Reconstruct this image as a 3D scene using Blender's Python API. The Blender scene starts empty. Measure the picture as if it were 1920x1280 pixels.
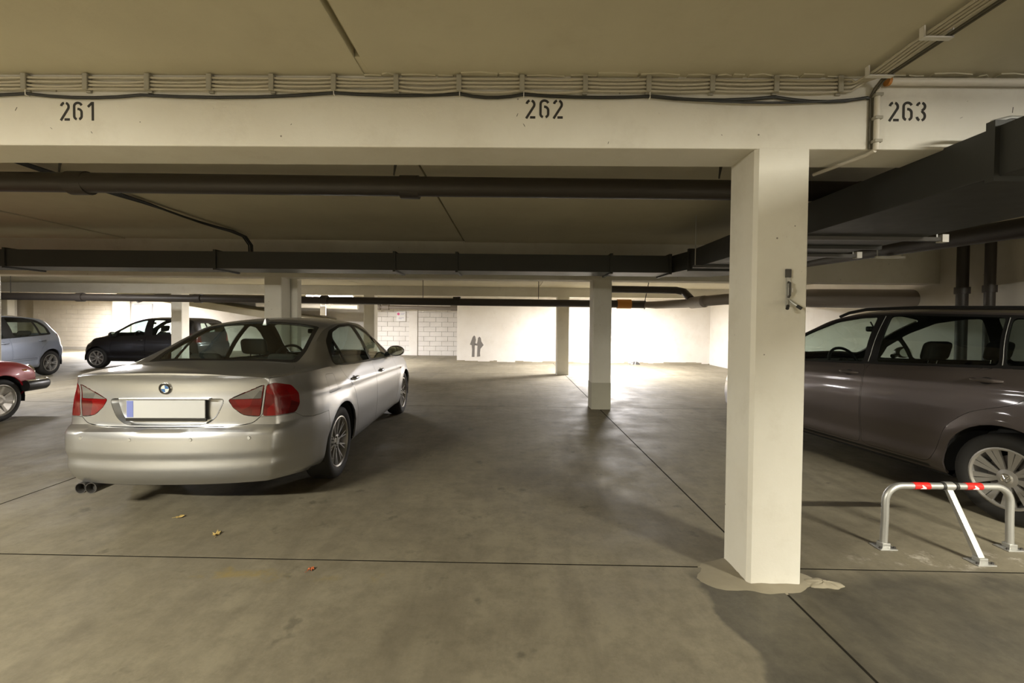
import bpy, bmesh, math, random
import numpy as np
from mathutils import Vector, Matrix
from mathutils.bvhtree import BVHTree

random.seed(7)
SC = bpy.context.scene
COL = SC.collection
PI = math.pi

# ---------------------------------------------------------------- camera
cam_data = bpy.data.cameras.new('camera')
cam = bpy.data.objects.new('camera', cam_data)
COL.objects.link(cam)
cam_data.sensor_width = 36.0
cam_data.lens = 817.0 / 1920.0 * 36.0
cam_data.shift_y = -20.5 / 1920.0
cam_data.clip_start = 0.05
cam_data.clip_end = 200
cam.matrix_world = (Matrix.Translation((0, 0, 1.4)) @ Matrix.Rotation(math.radians(90 - 1.02), 4, 'X')
                    @ Matrix.Rotation(0.010, 4, 'Z'))
SC.camera = cam

# ---------------------------------------------------------------- world, exposure
world = bpy.data.worlds.new('world')
SC.world = world
world.use_nodes = True
world.node_tree.nodes['Background'].inputs[0].default_value = (0.9, 0.95, 1.0, 1)
world.node_tree.nodes['Background'].inputs[1].default_value = 0.0
SC.view_settings.view_transform = 'Standard'
SC.view_settings.look = 'None'
SC.view_settings.gamma = 1.0
SC.view_settings.use_curve_mapping = False
SC.view_settings.exposure = 2.5
SC.cycles.adaptive_threshold = 0.02
SC.cycles.max_bounces = 8
SC.cycles.diffuse_bounces = 4
SC.cycles.glossy_bounces = 4
SC.cycles.transparent_max_bounces = 10
SC.cycles.sample_clamp_indirect = 6.0
SC.cycles.caustics_reflective = False
SC.cycles.caustics_refractive = False

# lamps of the garage: (x, y, z of the luminaire, length, watts, colour, axis)
WARM = (1.0, 0.95, 0.80)
NEUT = (1.0, 0.965, 0.965)
LAMPS = [
    (3.7, -1.0, 2.71, 1.5, 150, WARM, 'X'),
    (-4.2, -1.2, 2.71, 1.5, 132, WARM, 'X'),
    (-12.0, -1.2, 2.71, 1.5, 90, WARM, 'X'),
    (2.95, 12.95, 2.33, 1.5, 116, NEUT, 'X'),
    (-5.85, 14.0, 2.27, 1.5, 105, NEUT, 'X'),
    (-16.25, 17.9, 2.30, 1.5, 140, NEUT, 'X'),
    (-9.5, 8.2, 2.36, 1.5, 20, NEUT, 'X'),  # unseen lamp, added to light the side of the blue hatchback
]

# ---------------------------------------------------------------- materials
def nt_new(name):
    m = bpy.data.materials.new(name)
    m.use_nodes = True
    nt = m.node_tree
    b = nt.nodes['Principled BSDF']
    return m, nt, b

def col4(c):
    return (c[0], c[1], c[2], 1.0)

def simple(name, c, rough=0.5, metal=0.0, coat=0.0, emit=None, estr=0.0, spec=0.5):
    m, nt, b = nt_new(name)
    b.inputs['Base Color'].default_value = col4(c)
    b.inputs['Roughness'].default_value = rough
    b.inputs['Metallic'].default_value = metal
    b.inputs['Coat Weight'].default_value = coat
    b.inputs['Coat Roughness'].default_value = 0.05
    b.inputs['Specular IOR Level'].default_value = spec
    if emit:
        b.inputs['Emission Color'].default_value = col4(emit)
        b.inputs['Emission Strength'].default_value = estr
    # a little uneven wear so that no surface is dead flat
    tc = nt.nodes.new('ShaderNodeTexCoord')
    n = nt.nodes.new('ShaderNodeTexNoise')
    n.inputs['Scale'].default_value = 9.0
    n.inputs['Detail'].default_value = 4.0
    nt.links.new(tc.outputs['Object'], n.inputs['Vector'])
    mr = nt.nodes.new('ShaderNodeMapRange')
    mr.inputs['To Min'].default_value = max(0.02, rough - 0.06)
    mr.inputs['To Max'].default_value = min(1.0, rough + 0.06)
    nt.links.new(n.outputs['Fac'], mr.inputs['Value'])
    nt.links.new(mr.outputs['Result'], b.inputs['Roughness'])
    return m

def mixc(nt, fac, a, b):
    x = nt.nodes.new('ShaderNodeMix')
    x.data_type = 'RGBA'
    if isinstance(fac, (int, float)):
        x.inputs[0].default_value = fac
    else:
        nt.links.new(fac, x.inputs[0])
    for i, v in ((6, a), (7, b)):
        if isinstance(v, tuple):
            x.inputs[i].default_value = col4(v)
        else:
            nt.links.new(v, x.inputs[i])
    return x.outputs[2]

def noise(nt, vec, scale, detail=6.0, rough=0.6, lo=0.35, hi=0.65):
    n = nt.nodes.new('ShaderNodeTexNoise')
    n.inputs['Scale'].default_value = scale
    n.inputs['Detail'].default_value = detail
    n.inputs['Roughness'].default_value = rough
    nt.links.new(vec, n.inputs['Vector'])
    mr = nt.nodes.new('ShaderNodeMapRange')
    mr.inputs['From Min'].default_value = lo
    mr.inputs['From Max'].default_value = hi
    nt.links.new(n.outputs['Fac'], mr.inputs['Value'])
    return mr.outputs['Result']

def mth(nt, op, a, b=None, c=None, clamp=False):
    x = nt.nodes.new('ShaderNodeMath')
    x.operation = op
    x.use_clamp = clamp
    for i, v in enumerate((a, b, c)):
        if v is None:
            continue
        if isinstance(v, (int, float)):
            x.inputs[i].default_value = v
        else:
            nt.links.new(v, x.inputs[i])
    return x.outputs[0]

def bump(nt, b, h, strength=0.3, dist=0.01):
    bp = nt.nodes.new('ShaderNodeBump')
    bp.inputs['Strength'].default_value = strength
    bp.inputs['Distance'].default_value = dist
    nt.links.new(h, bp.inputs['Height'])
    nt.links.new(bp.outputs['Normal'], b.inputs['Normal'])

def wpos(nt):
    g = nt.nodes.new('ShaderNodeNewGeometry')
    return g.outputs['Position']

def plaster(name, c1, c2, dirt, rough=0.75, pits=True, smear=0.35):
    """painted concrete: two tones, blowhole pits, faint dirt"""
    m, nt, b = nt_new(name)
    p = wpos(nt)
    base = mixc(nt, noise(nt, p, 1.3, 6, 0.6), c1, c2)
    d = noise(nt, p, 3.7, 8, 0.7, 0.52, 0.85)
    base = mixc(nt, mth(nt, 'MULTIPLY', d, smear), base, dirt)
    if pits:
        v = nt.nodes.new('ShaderNodeTexVoronoi')
        v.inputs['Scale'].default_value = 16.0
        nt.links.new(p, v.inputs['Vector'])
        pit = mth(nt, 'LESS_THAN', v.outputs['Distance'], 0.085)
        sel = noise(nt, p, 6.0, 2, 0.5, 0.60, 0.62)
        pit = mth(nt, 'MULTIPLY', pit, sel)
        base = mixc(nt, mth(nt, 'MULTIPLY', pit, 0.75), base, (0.12, 0.10, 0.08))
    nt.links.new(base, b.inputs['Base Color'])
    b.inputs['Roughness'].default_value = rough
    b.inputs['Specular IOR Level'].default_value = 0.3
    bump(nt, b, noise(nt, p, 45, 6, 0.7, 0.0, 1.0), 0.25, 0.004)
    return m

M = {}
M['white_paint'] = plaster('white_painted_concrete', (0.78, 0.76, 0.69), (0.71, 0.68, 0.60), (0.46, 0.41, 0.32))
M['ceiling'] = plaster('ceiling_concrete', (0.60, 0.56, 0.43), (0.55, 0.51, 0.39), (0.43, 0.38, 0.27), pits=False)
M['wall_white'] = plaster('white_wall_paint', (0.78, 0.75, 0.70), (0.72, 0.68, 0.62), (0.50, 0.44, 0.36))
M['wall_cream'] = plaster('cream_wall_paint', (0.66, 0.60, 0.50), (0.60, 0.54, 0.44), (0.45, 0.38, 0.29))
M['block'] = plaster('white_block_paint', (0.78, 0.75, 0.71), (0.70, 0.67, 0.63), (0.5, 0.46, 0.4), pits=False)
M['foot_paint'] = plaster('grey_green_foot_paint', (0.52, 0.50, 0.41), (0.46, 0.44, 0.36), (0.33, 0.30, 0.23))
M['mortar'] = plaster('grey_mortar', (0.42, 0.39, 0.33), (0.36, 0.33, 0.28), (0.25, 0.21, 0.16), rough=0.9)
M['patch'] = plaster('pale_mortar_patch', (0.33, 0.295, 0.22), (0.25, 0.22, 0.16), (0.13, 0.11, 0.075), rough=0.9)

def floor_material():
    m, nt, b = nt_new('worn_concrete_floor')
    p = wpos(nt)
    sep = nt.nodes.new('ShaderNodeSeparateXYZ')
    nt.links.new(p, sep.inputs[0])
    X, Y = sep.outputs[0], sep.outputs[1]
    base = mixc(nt, noise(nt, p, 0.55, 7, 0.62), (0.175, 0.152, 0.104), (0.272, 0.241, 0.170))
    base = mixc(nt, mth(nt, 'MULTIPLY', noise(nt, p, 1.9, 9, 0.72, 0.46, 0.74), 0.62), base, (0.115, 0.097, 0.066))
    base = mixc(nt, mth(nt, 'MULTIPLY', noise(nt, p, 60, 3, 0.6, 0.3, 0.8), 0.22), base, (0.27, 0.25, 0.20))
    # tyre marks and oil: stretched along the driving direction
    mp = nt.nodes.new('ShaderNodeMapping')
    mp.inputs['Scale'].default_value = (3.2, 0.35, 1)
    nt.links.new(p, mp.inputs['Vector'])
    base = mixc(nt, mth(nt, 'MULTIPLY', noise(nt, mp.outputs[0], 1.0, 5, 0.6, 0.50, 0.74), 0.45), base, (0.085, 0.071, 0.050))
    base = mixc(nt, mth(nt, 'MULTIPLY', noise(nt, p, 7.0, 8, 0.8, 0.44, 0.70), 0.55), base, (0.10, 0.085, 0.058))
    spots = noise(nt, p, 4.3, 4, 0.6, 0.63, 0.70)
    base = mixc(nt, mth(nt, 'MULTIPLY', spots, 0.45), base, (0.045, 0.038, 0.028))
    # large damp patch in front of the column and the locked bay
    wob = nt.nodes.new('ShaderNodeTexNoise')
    wob.inputs['Scale'].default_value = 3.0
    wob.inputs['Detail'].default_value = 6
    nt.links.new(p, wob.inputs['Vector'])
    xs = mth(nt, 'ADD', X, mth(nt, 'MULTIPLY', mth(nt, 'SUBTRACT', wob.outputs['Fac'], 0.5), 0.30))
    ys = mth(nt, 'ADD', Y, mth(nt, 'MULTIPLY', mth(nt, 'SUBTRACT', wob.outputs['Fac'], 0.5), 0.35))
    mx = nt.nodes.new('ShaderNodeMapRange'); mx.interpolation_type = 'SMOOTHSTEP'
    mx.inputs['From Min'].default_value = 0.995; mx.inputs['From Max'].default_value = 1.035
    nt.links.new(xs, mx.inputs['Value'])
    my = nt.nodes.new('ShaderNodeMapRange'); my.interpolation_type = 'SMOOTHSTEP'
    my.inputs['From Min'].default_value = 2.55; my.inputs['From Max'].default_value = 2.33
    nt.links.new(ys, my.inputs['Value'])
    damp = mth(nt, 'MULTIPLY', mx.outputs[0], my.outputs[0])
    dv = mth(nt, 'MULTIPLY_ADD', noise(nt, p, 3.3, 8, 0.75, 0.3, 0.7), 0.40, 0.45)
    base = mixc(nt, mth(nt, 'MULTIPLY', damp, dv), base, (0.036, 0.033, 0.027))
    # old yellow marking paint, nearly worn away
    yx = nt.nodes.new('ShaderNodeMapRange'); yx.interpolation_type = 'SMOOTHSTEP'
    yx.inputs['From Min'].default_value = 0.05; yx.inputs['From Max'].default_value = 0.015
    nt.links.new(mth(nt, 'ABSOLUTE', mth(nt, 'SUBTRACT', ys, 2.36)), yx.inputs['Value'])
    ya = mth(nt, 'MULTIPLY', mth(nt, 'GREATER_THAN', xs, -1.75), mth(nt, 'LESS_THAN', xs, -0.70))
    ym = mth(nt, 'MULTIPLY', yx.outputs[0], ya)
    ym = mth(nt, 'MULTIPLY', ym, noise(nt, p, 4.0, 4, 0.7, 0.45, 0.75))
    base = mixc(nt, mth(nt, 'MULTIPLY', ym, 0.8), base, (0.26, 0.18, 0.02))
    # white efflorescence around the barrier feet
    e1 = nt.nodes.new('ShaderNodeMapRange'); e1.interpolation_type = 'SMOOTHSTEP'
    e1.inputs['From Min'].default_value = 0.17; e1.inputs['From Max'].default_value = 0.03
    ex = mth(nt, 'MULTIPLY', mth(nt, 'SUBTRACT', X, 2.75), 0.16)
    ey = mth(nt, 'SUBTRACT', Y, 2.60)
    ed = mth(nt, 'SQRT', mth(nt, 'ADD', mth(nt, 'MULTIPLY', ex, ex), mth(nt, 'MULTIPLY', ey, ey)))
    nt.links.new(ed, e1.inputs['Value'])
    em = mth(nt, 'MULTIPLY', e1.outputs[0], noise(nt, p, 7.0, 5, 0.75, 0.53, 0.68))
    base = mixc(nt, mth(nt, 'MULTIPLY', em, 0.75), base, (0.62, 0.57, 0.49))
    nt.links.new(base, b.inputs['Base Color'])
    r = noise(nt, p, 1.7, 6, 0.65, 0.3, 0.7)
    rr = nt.nodes.new('ShaderNodeMapRange')
    rr.inputs['To Min'].default_value = 0.50; rr.inputs['To Max'].default_value = 0.78
    nt.links.new(r, rr.inputs['Value'])
    nt.links.new(rr.outputs[0], b.inputs['Roughness'])
    b.inputs['Specular IOR Level'].default_value = 0.45
    bump(nt, b, noise(nt, p, 28, 8, 0.7, 0.0, 1.0), 0.16, 0.004)
    return m
M['floor'] = floor_material()
M['joint'] = simple('dark_floor_joint', (0.018, 0.016, 0.012), 0.95, spec=0.1)
M['stencil'] = simple('black_stencil_paint', (0.035, 0.032, 0.028), 0.8)
M['grey_cable'] = simple('grey_cable_sheath', (0.50, 0.46, 0.37), 0.55)
M['black_cable'] = simple('black_cable_sheath', (0.02, 0.02, 0.018), 0.5)
M['clip'] = simple('cable_clip_plastic', (0.36, 0.34, 0.28), 0.6)
M['brown_cable'] = simple('brown_grey_cable', (0.085, 0.075, 0.05), 0.6)
M['pvc_white'] = simple('white_conduit', (0.72, 0.68, 0.60), 0.45)
M['pipe_dark'] = simple('dark_drain_pipe', (0.042, 0.035, 0.030), 0.5)
M['pipe_grey'] = simple('grey_drain_pipe', (0.22, 0.19, 0.165), 0.45)
M['orange'] = simple('orange_coupling', (0.50, 0.20, 0.03), 0.5)
M['duct'] = simple('sheet_metal_duct', (0.045, 0.046, 0.043), 0.5, 0.3)
M['steel'] = simple('galvanised_steel', (0.52, 0.52, 0.50), 0.42, 0.75)
M['steel_dark'] = simple('dark_steel', (0.10, 0.095, 0.09), 0.45, 0.6)
M['steel_white'] = simple('pale_steel_bracket', (0.72, 0.70, 0.66), 0.5)
M['red_tape'] = simple('red_reflective_tape', (0.75, 0.025, 0.02), 0.35)
M['white_mark'] = simple('white_marking', (0.82, 0.80, 0.76), 0.5)
M['graffiti'] = simple('grey_wall_paint_mark', (0.20, 0.185, 0.17), 0.85)
M['tube'] = simple('lamp_diffuser', (0.9, 0.9, 0.88), 0.4, emit=(1.0, 0.96, 0.9), estr=14.0)
M['lamp_housing'] = simple('lamp_housing_plastic', (0.62, 0.61, 0.58), 0.5)
M['sign_white'] = simple('white_sign', (0.80, 0.78, 0.76), 0.5)
M['sign_pink'] = simple('magenta_print', (0.65, 0.05, 0.22), 0.5)
M['sign_grey'] = simple('violet_grey_print', (0.42, 0.38, 0.52), 0.5)
M['door_grey'] = simple('grey_blue_steel_door', (0.33, 0.34, 0.37), 0.5)
M['door_brown'] = simple('ochre_door', (0.42, 0.24, 0.08), 0.6)
M['leaf_yellow'] = simple('dry_yellow_leaf', (0.55, 0.40, 0.14), 0.8)
M['leaf_red'] = simple('dry_red_leaf', (0.45, 0.12, 0.04), 0.8)
M['moss'] = simple('moss_green', (0.10, 0.11, 0.04), 0.95)

# ---------------------------------------------------------------- mesh helpers
class MB:
    def __init__(s):
        s.v = []; s.f = []
    def add(s, vs, fs):
        o = len(s.v)
        s.v += [tuple(v) for v in vs]
        s.f += [tuple(i + o for i in f) for f in fs]
        return s
    def box(s, a, b):
        x0, y0, z0 = a; x1, y1, z1 = b
        return s.add([(x0,y0,z0),(x1,y0,z0),(x1,y1,z0),(x0,y1,z0),(x0,y0,z1),(x1,y0,z1),(x1,y1,z1),(x0,y1,z1)],
                     [(0,3,2,1),(4,5,6,7),(0,1,5,4),(1,2,6,5),(2,3,7,6),(3,0,4,7)])
    def hexa(s, bottom, top):
        n = len(bottom)
        fs = [tuple(range(n))[::-1], tuple(range(n, 2*n))]
        fs += [(i, (i+1) % n, n + (i+1) % n, n + i) for i in range(n)]
        return s.add(list(bottom) + list(top), fs)
    def prism(s, poly, z0, z1):
        return s.hexa([(x, y, z0) for x, y in poly], [(x, y, z1) for x, y in poly])
    def tube(s, pts, r, n=10, caps=True):
        pts = [Vector(p) for p in pts]
        rs = r if isinstance(r, (list, tuple)) else [r] * len(pts)
        vs = []; fs = []
        prev = None
        for i, p in enumerate(pts):
            if i == 0: t = pts[1] - pts[0]
            elif i == len(pts) - 1: t = pts[-1] - pts[-2]
            else: t = (pts[i] - pts[i-1]).normalized() + (pts[i+1] - pts[i]).normalized()
            t.normalize()
            if prev is None:
                a = Vector((0, 0, 1)) if abs(t.z) < 0.9 else Vector((1, 0, 0))
                u = t.cross(a).normalized()
            else:
                u = (prev - t * prev.dot(t)).normalized()
            prev = u
            w = t.cross(u)
            for k in range(n):
                an = 2 * PI * k / n
                vs.append(p + (u * math.cos(an) + w * math.sin(an)) * rs[i])
        for i in range(len(pts) - 1):
            for k in range(n):
                a = i*n + k; b = i*n + (k+1) % n
                fs.append((a, b, b + n, a + n))
        if caps:
            fs.append(tuple(range(n))[::-1])
            fs.append(tuple(range((len(pts)-1)*n, len(pts)*n)))
        return s.add(vs, fs)
    def lathe(s, prof, n=32, axis='Y', closed=False, c=(0, 0, 0)):
        """prof: (radius, position along axis)"""
        vs = []; fs = []
        m = len(prof)
        for r, h in prof:
            for k in range(n):
                an = 2 * PI * k / n
                a, b = r * math.cos(an), r * math.sin(an)
                q = {'Y': (a, h, b), 'Z': (a, b, h), 'X': (h, a, b)}[axis]
                vs.append((q[0] + c[0], q[1] + c[1], q[2] + c[2]))
        for i in range(m if closed else m - 1):
            j = (i + 1) % m
            for k in range(n):
                k2 = (k + 1) % n
                fs.append((i*n + k, i*n + k2, j*n + k2, j*n + k))
        return s.add(vs, fs)
    def xf(s, mat):
        s.v = [tuple(mat @ Vector(v)) for v in s.v]
        return s
    def join(s, o):
        return s.add(o.v, o.f)
    def build(s, name, mat, parent=None, smooth=False, bevel=0.0, recalc=True, angle=35):
        me = bpy.data.meshes.new(name)
        me.from_pydata(s.v, [], s.f)
        return finish(name, me, mat, parent, smooth, bevel, recalc, angle)

def finish(name, me, mat, parent=None, smooth=False, bevel=0.0, recalc=True, angle=35):
    if recalc or bevel:
        bm = bmesh.new(); bm.from_mesh(me)
        if recalc:
            bmesh.ops.recalc_face_normals(bm, faces=bm.faces)
        if bevel:
            es = [e for e in bm.edges if len(e.link_faces) == 2 and e.calc_face_angle(0) > 0.6]
            bmesh.ops.bevel(bm, geom=es, offset=bevel, segments=2, affect='EDGES', profile=0.6, clamp_overlap=True)
        bm.to_mesh(me); bm.free()
    me.materials.append(M[mat] if isinstance(mat, str) else mat)
    if smooth:
        me.shade_smooth()
        me.set_sharp_from_angle(angle=math.radians(angle))
    o = bpy.data.objects.new(name, me)
    COL.objects.link(o)
    if parent is not None:
        o.parent = parent
    return o

def empty(name, loc=(0, 0, 0), rz=0.0):
    o = bpy.data.objects.new(name, None)
    COL.objects.link(o)
    o.location = loc; o.rotation_euler = (0, 0, rz)
    o.empty_display_size = 0.2
    return o

def tag(o, label=None, cat=None, group=None, kind=None):
    if label: o['label'] = label
    if cat: o['category'] = cat
    if group: o['group'] = group
    if kind: o['kind'] = kind
    return o

def structure(o, label=None):
    o['kind'] = 'structure'
    if label: o['label'] = label
    return o
# ================================================================ STRUCTURE
XL, XR = -27.0, 6.95          # side walls
YN, YF = -8.0, 26.0           # wall behind the viewer, deepest wall
# ---------------------------------------------------------------- floor with slabs cast between joints
fl = MB().box((XL, YN, -0.30), (XR, YF, -0.0025)).build('floor', 'joint')
structure(fl, 'worn concrete garage floor cast in large slabs')
gx = [XL, -20.0, -14.2, -8.82, -3.83, 1.45, XR]
gy = [YN, -3.0, 2.515, 7.25, 11.95, 18.2, YF]
def jy(k, x):
    return gy[k] - (0.016 * x if k == 2 else 0.004 * x if k == 3 else 0)
G = 0.0075
for i in range(len(gx) - 1):
    for k in range(len(gy) - 1):
        x0, x1 = gx[i] + G, gx[i+1] - G
        b = [(x0, jy(k, x0) + G), (x1, jy(k, x1) + G), (x1, jy(k+1, x1) - G), (x0, jy(k+1, x0) - G)]
        MB().prism(b, -0.022, 0.0).build('slab', 'floor', fl)

def blob(cx, cy, rx, ry, h, seed, n=40, rings=6, z0=0.0, wob=0.18):
    rnd = random.Random(seed)
    ph = [rnd.uniform(0, 6.28) for _ in range(6)]
    vs = [(cx, cy, z0 + h)]; fs = []
    for r in range(1, rings + 1):
        t = r / rings
        for k in range(n):
            a = 2 * PI * k / n
            w = 1 + wob * (math.sin(2*a + ph[0]) * .5 + math.sin(3*a + ph[1]) * .4 + math.sin(5*a + ph[2]) * .3 + math.sin(9*a + ph[3]) * .2)
            z = z0 + h * (1 - t**2.5) * (1 + 0.2 * math.sin(7*a + ph[4] + 5*t)) - (0.004 if r == rings else 0)
            vs.append((cx + rx*t*w*math.cos(a), cy + ry*t*w*math.sin(a), z))
    for k in range(n):
        fs.append((0, 1 + k, 1 + (k+1) % n))
    for r in range(rings - 1):
        for k in range(n):
            a = 1 + r*n + k; b = 1 + r*n + (k+1) % n
            fs.append((a, a + n, b + n, b))
    return MB().add(vs, fs)
blob(1.36, 2.42, 0.31, 0.21, 0.010, 3).build('mortar_patch', 'patch', fl, smooth=True)
blob(1.70, 2.34, 0.10, 0.05, 0.016, 9, wob=0.3).build('mortar_patch', 'patch', fl, smooth=True)

# ---------------------------------------------------------------- ceiling: soffit panels between the beams
ceil = MB().box((XL, YN, 2.76), (XR, YF, 3.0)).build('ceiling', 'ceiling')
structure(ceil, 'low bare concrete garage ceiling made of large soffit panels')
def soffit(x0, x1, y0, y1, z, m='ceiling'):
    MB().box((x0, y0, z), (x1, y1, 2.765)).build('soffit_panel', m, ceil, bevel=0.004)
soffit(XL, -0.802, YN, 2.50, 2.712)
soffit(-0.802, -0.770, 2.20, 2.50, 2.718)
soffit(-0.770, XR, YN, 2.50, 2.712)
soffit(XL, -6.295, 2.50, 7.25, 2.70)
soffit(-6.27, -0.80, 2.50, 7.25, 2.712)
soffit(-0.775, 3.9, 2.50, 7.25, 2.70)
soffit(3.91, XR, 2.50, 7.25, 2.71)
for x0, x1 in ((XL, -9.1), (-9.09, -3.9), (-3.89, 0.70), (0.71, XR)):
    soffit(x0, x1, 7.25, 11.95, 2.36)
    soffit(x0, x1, 11.95, YF, 2.40)

def beam_prism(x0, x1, yf0, yf1, d, z0, z1):
    return MB().prism([(x0, yf0), (x1, yf1), (x1, yf1 + d), (x0, yf0 + d)], z0, z1)
B1 = lambda x: 2.345 - 0.012 * x
beam1 = beam_prism(XL, XR, B1(XL), B1(XR), 0.272, 2.335, 2.72).build('concrete_beam', 'white_paint', bevel=0.008)
structure(beam1, 'white painted beam carrying cables and the numbers 261, 262 and 263')
beam2 = beam_prism(XL, XR, 7.1, 7.1, 0.30, 2.105, 2.72).build('concrete_beam', 'white_paint', bevel=0.008)
structure(beam2, 'shadowed beam behind the wide flat duct')
beam3 = beam_prism(XL, XR, 11.8, 11.8, 0.30, 2.105, 2.72).build('concrete_beam', 'white_paint', bevel=0.008)
structure(beam3, 'farthest beam above the thin column before the back wall')
# mortar run where the soffit meets the first beam, as small crumbs of plaster
crumb = MB()
rnd = random.Random(4)
x = -0.80
while x < 6.5:
    w = rnd.uniform(0.05, 0.22)
    y1 = B1(x) - rnd.uniform(0.012, 0.045)
    crumb.prism([(x, B1(x) + 0.01), (x, y1), (x + w*0.5, y1 - rnd.uniform(-0.008, 0.014)), (x + w, y1 + 0.004), (x + w, B1(x) + 0.01)], 2.706, 2.714)
    x += w + rnd.uniform(0.0, 0.05)
crumb.build('mortar_edge', 'ceiling', ceil)

def column(x0, x1, y0, y1, z1, label, ch=0.022):
    p = [(x0+ch, y0), (x1-ch*0.4, y0), (x1, y0+ch*0.4), (x1, y1-ch), (x1-ch, y1), (x0+ch, y1), (x0, y1-ch), (x0, y0+ch)]
    o = MB().prism(p, -0.02, z1).build('concrete_column', 'white_paint')
    return structure(o, label)
col1 = column(1.285, 1.572, 2.328, 2.606, 2.337, 'large white painted column in the foreground with a steel hook on it', 0.018)
column(1.31, 1.62, 7.102, 7.402, 2.107, 'middle column with a darker painted foot, right of centre')
column(1.215, 1.545, 11.802, 12.102, 2.107, 'thin distant column just before the bright back wall')
column(-4.05, -3.76, 7.102, 7.402, 2.107, 'column directly behind the roof of the silver sedan')
column(-4.03, -3.73, 11.802, 12.102, 2.107, 'distant column behind the windscreen of the silver sedan')
column(-8.96, -8.66, 7.102, 7.402, 2.107, 'column cut by the left edge of the picture, behind the red car')
column(-9.25, -8.95, 11.802, 12.102, 2.107, 'column standing before the middle of the black hatchback')
column(-3.95, -3.655, 7.42, 7.58, 2.107, 'rear pier half hidden behind the column of the silver sedan')
MB().box((1.307, 7.099, 0.0), (1.623, 7.405, 0.435)).build('repainted_foot', 'foot_paint', None)
bpy.data.objects['repainted_foot']['kind'] = 'structure'
bpy.data.objects['repainted_foot']['label'] = 'grey repainted foot of the middle column'

# ---------------------------------------------------------------- walls
wb = MB().box((-1.93, 15.3, -0.02), (XR, 15.6, 2.41)).build('wall_back', 'wall_white')
structure(wb, 'brightly lit white back wall with two grey paint marks')
wr = MB().box((XR, YN, -0.3), (XR + 0.25, YF, 3.0)).build('wall_right', 'wall_white')
structure(wr, 'white wall along the right side')
structure(MB().box((XL - 0.25, YN, -0.3), (XL, YF, 3.0)).build('wall_left', 'wall_cream'))
structure(MB().box((XL, YN - 0.25, -0.3), (XR, YN, 3.0)).build('wall_front', 'wall_cream'))
structure(MB().box((XL, YF, -0.3), (XR, YF + 0.25, 3.0)).build('wall_rear', 'wall_cream'))
# crumbling skirting of the back wall
sk = MB()
rnd = random.Random(11)
x = -1.93
while x < XR - 0.05:
    w = rnd.uniform(0.10, 0.5)
    sk.box((x, 15.30 - rnd.uniform(0.006, 0.02), 0.0), (min(x + w, XR), 15.31, rnd.uniform(0.015, 0.075)))
    x += w
structure(sk.build('baseboard_back', 'patch'), 'uneven crumbling mortar edge along the foot of the back wall')

# white painted block wall to the left of the back wall
bw = MB().box((-6.2, 18.26, -0.02), (-1.5, 18.5, 2.41)).build('wall_block', 'mortar')
structure(bw, 'white painted block wall between the back wall and the distant column')
bl_mesh = {}
def block(x0, x1, z0, z1):
    key = (round(x1-x0, 3), round(z1-z0, 3))
    if key not in bl_mesh:
        o = MB().box((0, 0, 0), (x1-x0, 0.06, z1-z0)).build('block', 'block', bw, bevel=0.006)
        bl_mesh[key] = o.data
    else:
        o = bpy.data.objects.new('block', bl_mesh[key]); COL.objects.link(o); o.parent = bw
    o.location = (x0, 18.2 + random.uniform(-0.004, 0.004), z0)
for seg0, seg1 in ((-6.2, -4.30), (-3.93, -1.5)):
    for r in range(12):
        z0 = 0.0 + r * 0.2
        x = seg0 - (0.25 if r % 2 else 0.0)
        while x < seg1 - 0.01:
            a, b = max(x, seg0), min(x + 0.492, seg1)
            if b - a > 0.03:
                block(a, b, z0, z0 + 0.193)
            x += 0.5
structure(MB().box((-4.29, 18.14, 0), (-3.94, 18.4, 2.41)).build('wall_pilaster', 'wall_white', bevel=0.006), 'flat white pilaster in the block wall')

structure(MB().box((-1.93, 15.6, -0.02), (-1.62, 18.26, 2.41)).build('wall_return', 'wall_white'), 'short return wall between back wall and block wall')
# left background
wl = MB().box((-21.6, 19.7, -0.02), (-17.75, 19.95, 2.41)).build('wall_back_left', 'wall_cream')
structure(wl, 'cream block wall behind the blue hatchback')
rnd = random.Random(5)
for r in range(12):
    x = -21.6 - (0.25 if r % 2 else 0)
    while x < -17.76:
        a, b = max(x, -21.6), min(x + 0.496, -17.75)
        if b - a > 0.03:
            key = ('c', round(b-a, 3))
            if key not in bl_mesh:
                o = MB().box((0, 0, 0), (b-a, 0.05, 0.196)).build('block', 'wall_cream', wl, bevel=0.004)
                bl_mesh[key] = o.data
            else:
                o = bpy.data.objects.new('block', bl_mesh[key]); COL.objects.link(o); o.parent = wl
            o.location = (a, 19.66 + rnd.uniform(-0.002, 0.002), r * 0.2)
        x += 0.5
structure(MB().box((-21.6, 19.62, 0.0), (-17.75, 19.70, 0.13)).build('baseboard_left', 'mortar'), 'dark skirting under the cream block wall')
column(-17.72, -17.25, 19.3, 19.7, 2.41, 'brightly lit white column between cream wall and grey door')
column(-22.9, -22.35, 19.3, 19.7, 2.41, 'grey column left of the cream block wall')
column(-22.3, -22.0, 19.0, 19.3, 2.41, 'narrow bright column above the roof of the blue hatchback')
structure(MB().box((-18.2, 19.85, -0.02), (-6.1, 20.1, 2.41)).build('wall_back_middle', 'wall_white'), 'white wall piece behind the black hatchback')
d1 = MB().box((-17.15, 19.78, 0), (-16.35, 19.85, 2.10)).build('door_1', 'door_grey', bevel=0.01)
structure(d1, 'grey blue steel door above the bonnet of the black hatchback')
MB().box((-16.50, 19.73, 1.0), (-16.40, 19.78, 1.04)).build('door_handle', 'steel', d1)
d2 = MB().box((-24.4, 19.75, 0), (-23.2, 19.85, 2.1)).build('door_2', 'door_brown', bevel=0.01)
structure(d2, 'ochre door at the far left')
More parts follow.
